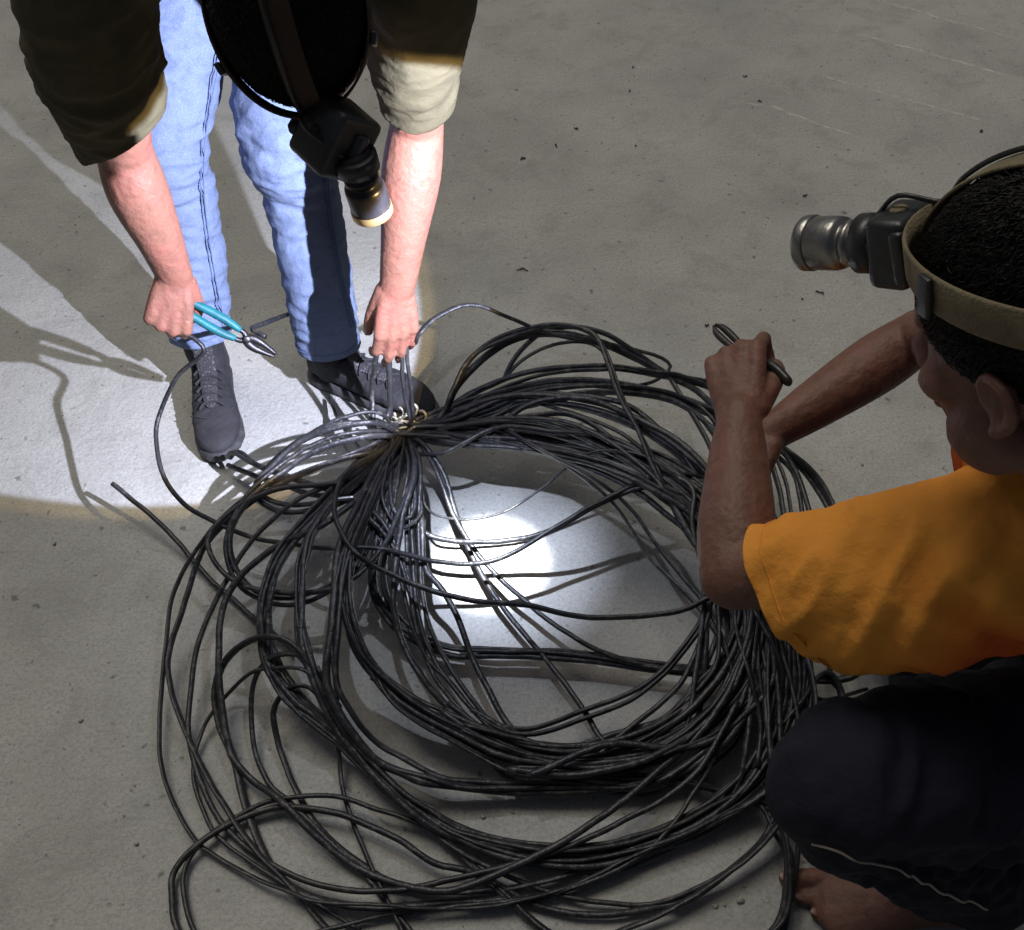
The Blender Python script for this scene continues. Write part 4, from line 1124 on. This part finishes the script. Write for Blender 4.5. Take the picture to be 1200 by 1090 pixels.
t0, t1_ = P(906, 446, .62), P(838, 382, .61)
tax = nrm(t1_ - t0)
g = empty('hand_tool', t0, 'small dark hand tool in the crouching worker\'s raised left fist', 'tool')
vd = nrm(np.cross(tax, A(0, .7, -.7)))
nd = np.cross(vd, tax)
Lt = float(np.linalg.norm(t1_ - t0))
for k in (-1, 1):
    link('handle', mesh_of([tube([t0 - tax * .012 + vd * k * .012, t0 + tax * .012 + vd * k * .012, t0 + tax * .035 + vd * k * .007], [(.006, .009), (.0075, .010), (.006, .008)], sides=12, step=.006, ref=vd)]), M_plast, g)
    link('jaw', mesh_of([tube([t0 + tax * .03 + vd * k * .006, t0 + tax * .055 - vd * k * .003, t0 + tax * (Lt - .018) - vd * k * .006, t0 + tax * Lt - vd * k * .002], [(.0035, .004), (.004, .0045), (.005, .0045), (.002, .003)], sides=10, step=.005, ref=vd)]), M_steel, g)
link('pivot', mesh_of([lathe([(-.007, .004), (-.006, .0055), (.006, .0055), (.007, .004)], t0 + tax * .05, nd, 16)]), M_steel, g)


# ------------------------------------------------------------------ small debris
PEBBLES = ['tiny pale pebble below the thick bottom bundle, left of two', 'tiny pale pebble below the thick bottom bundle, right of two', 'leftmost tiny pebble of the trio near the bare toes', 'middle tiny pebble of the trio near the bare toes', 'largest pebble of the trio near the bare toes', 'pale speck of stone just above the lowest thick bundle', 'tiny pebble between the thin left-hand loops and the bundles', 'tiny pebble inside the gap of two left-hand bundles', 'tiny pebble on bare floor at the far left', 'tiny pebble left of the bottom-left cable loop', 'tiny pebble below the lit patch at the left edge', 'smallest pebble under the thick bottom bundle', 'tiny pebble in front of the crouching worker behind his raised arm']
LEAVES = ['dark leaf scrap nearest the bending worker on the open floor', 'broad dry leaf scrap on the open floor between the two workers', 'thin leaf scrap beside the broad one on the open floor', 'tiny leaf scrap near the top edge, left of the pale scratches', 'narrow dark leaf scrap above the shortest pale scratch', 'dark leaf scrap at the end of the shortest pale scratch', "dark leaf scrap just above the crouching worker's head strap", 'dark leaf scrap left of the gunmetal headlamp barrel', 'long thin dry twig above the top arc of cable', 'curved dry twig below the gunmetal headlamp', 'tiny crumb of leaf beside the curved twig', 'tiny leaf crumb in the middle of the upper floor', 'dark leaf crumb beside the tip of the raised hand tool', 'tiny leaf crumb right of the broad leaf scrap']


def stone_mesh(r, seed):
    V, F = ell((0, 0, 0), (r, r * .8, r * .6), None, 9, 6)
    V = np.array([v * (1 + .35 * noise.noise(Vector(v / r * 1.3) + Vector((seed, seed * 2, 0)))) for v in V])
    V[:, 2] -= V[:, 2].min() + r * .12
    return mesh_of([(V, F)])


sm = [stone_mesh(.0052, s) for s in (1.3, 4.1, 7.7)]
for i, (x, y, k) in enumerate(((607, 935, 1.0), (692, 935, 1.1), (838, 1062, .8), (848, 1060, .7), (867, 1055, 1.2), (566, 957, .9), (333, 655, .8), (361, 735, .6), (95, 845, .8), (160, 989, .8), (64, 638, .8), (600, 952, .6), (1010, 545, .7))):
    o = bpy.data.objects.new('pebble', sm[i % 3]); sc.collection.objects.link(o)
    sm[i % 3].materials.clear(); sm[i % 3].materials.append(M_stone)
    o.location = Vector(P(x, y, 0)); o.scale = (k, k, k); o.rotation_euler = (0, 0, i * 1.7)
    tag(o, PEBBLES[i], 'pebble', 'pebbles on the floor')


def chip_mesh(L, W, bend, seed):
    bm = []
    n = 7
    V, F = [], []
    for i in range(n):
        t = i / (n - 1); wv = W * math.sin(math.pi * (t * .86 + .07)) * (1 + .3 * math.sin(seed + i * 2)); y = bend * math.sin(math.pi * t)
        for sgn in (-1, 1):
            for zz in (.0005, .0018):
                V.append(((t - .5) * L, y + sgn * wv / 2, zz + .004 * abs(math.sin(seed + t * 4)) * (1 + sgn * .4)))
    for i in range(n - 1):
        a = i * 4; b = a + 4
        F += [(a, b, b + 1, a + 1), (a + 2, a + 3, b + 3, b + 2), (a + 1, b + 1, b + 3, a + 3), (a, a + 2, b + 2, b)]
    F += [(0, 1, 3, 2), (n * 4 - 4, n * 4 - 2, n * 4 - 1, n * 4 - 3)]
    return mesh_of([(V, F)])


for i, (x, y, L, W, bn, az) in enumerate(((613, 187, .022, .010, .002, .6), (675, 152, .016, .009, .001, -.4), (651, 172, .016, .006, .002, -1.2), (742, 80, .012, .006, .001, .5), (873, 91, .018, .006, .001, .1), (890, 120, .016, .007, .001, 0),
                                           (1150, 155, .016, .012, .002, .6), (943, 231, .018, .008, .002, .4), (612, 318, .036, .005, .004, -.1), (960, 345, .026, .005, .005, -.5), (940, 352, .008, .005, .001, .2), (738, 108, .012, .006, .001, .8), (828, 383, .013, .008, .001, .2), (745, 172, .010, .006, .001, .9))):
    o = link('leaf_scrap', chip_mesh(L * .8, W * .6, bn, i * 1.9), M_leaf)
    o.location = Vector(P(x, y, 0)); o.rotation_euler = (0, 0, az)
    tag(o, LEAVES[i], 'leaf', 'leaf scraps on the floor')

# scattered grit: too fine to count
bmv, bmf = [], []
for i in range(2600):
    x, y = rng.uniform(-1.3, 1.5), rng.uniform(.35, 3.2)
    r = rng.uniform(.0006, .0019) * (1 if rng.random() > .06 else 1.6)
    c = A(x, y, r * .25); k = len(bmv)
    a = rng.uniform(0, 6.28)
    bmv += [c + r * A(math.cos(a + t), math.sin(a + t), 0) * rng.uniform(.7, 1.1) for t in (0, 1.6, 3.1, 4.7)] + [c + A(0, 0, r * .9), c - A(0, 0, r * .9)]
    for j in range(4):
        bmf += [(k + j, k + (j + 1) % 4, k + 4), (k + (j + 1) % 4, k + j, k + 5)]
tag(link('grit', mesh_of([(bmv, bmf)]), M_stone, smooth=False), 'fine sandy grit scattered over the concrete floor', 'grit', kind='stuff')
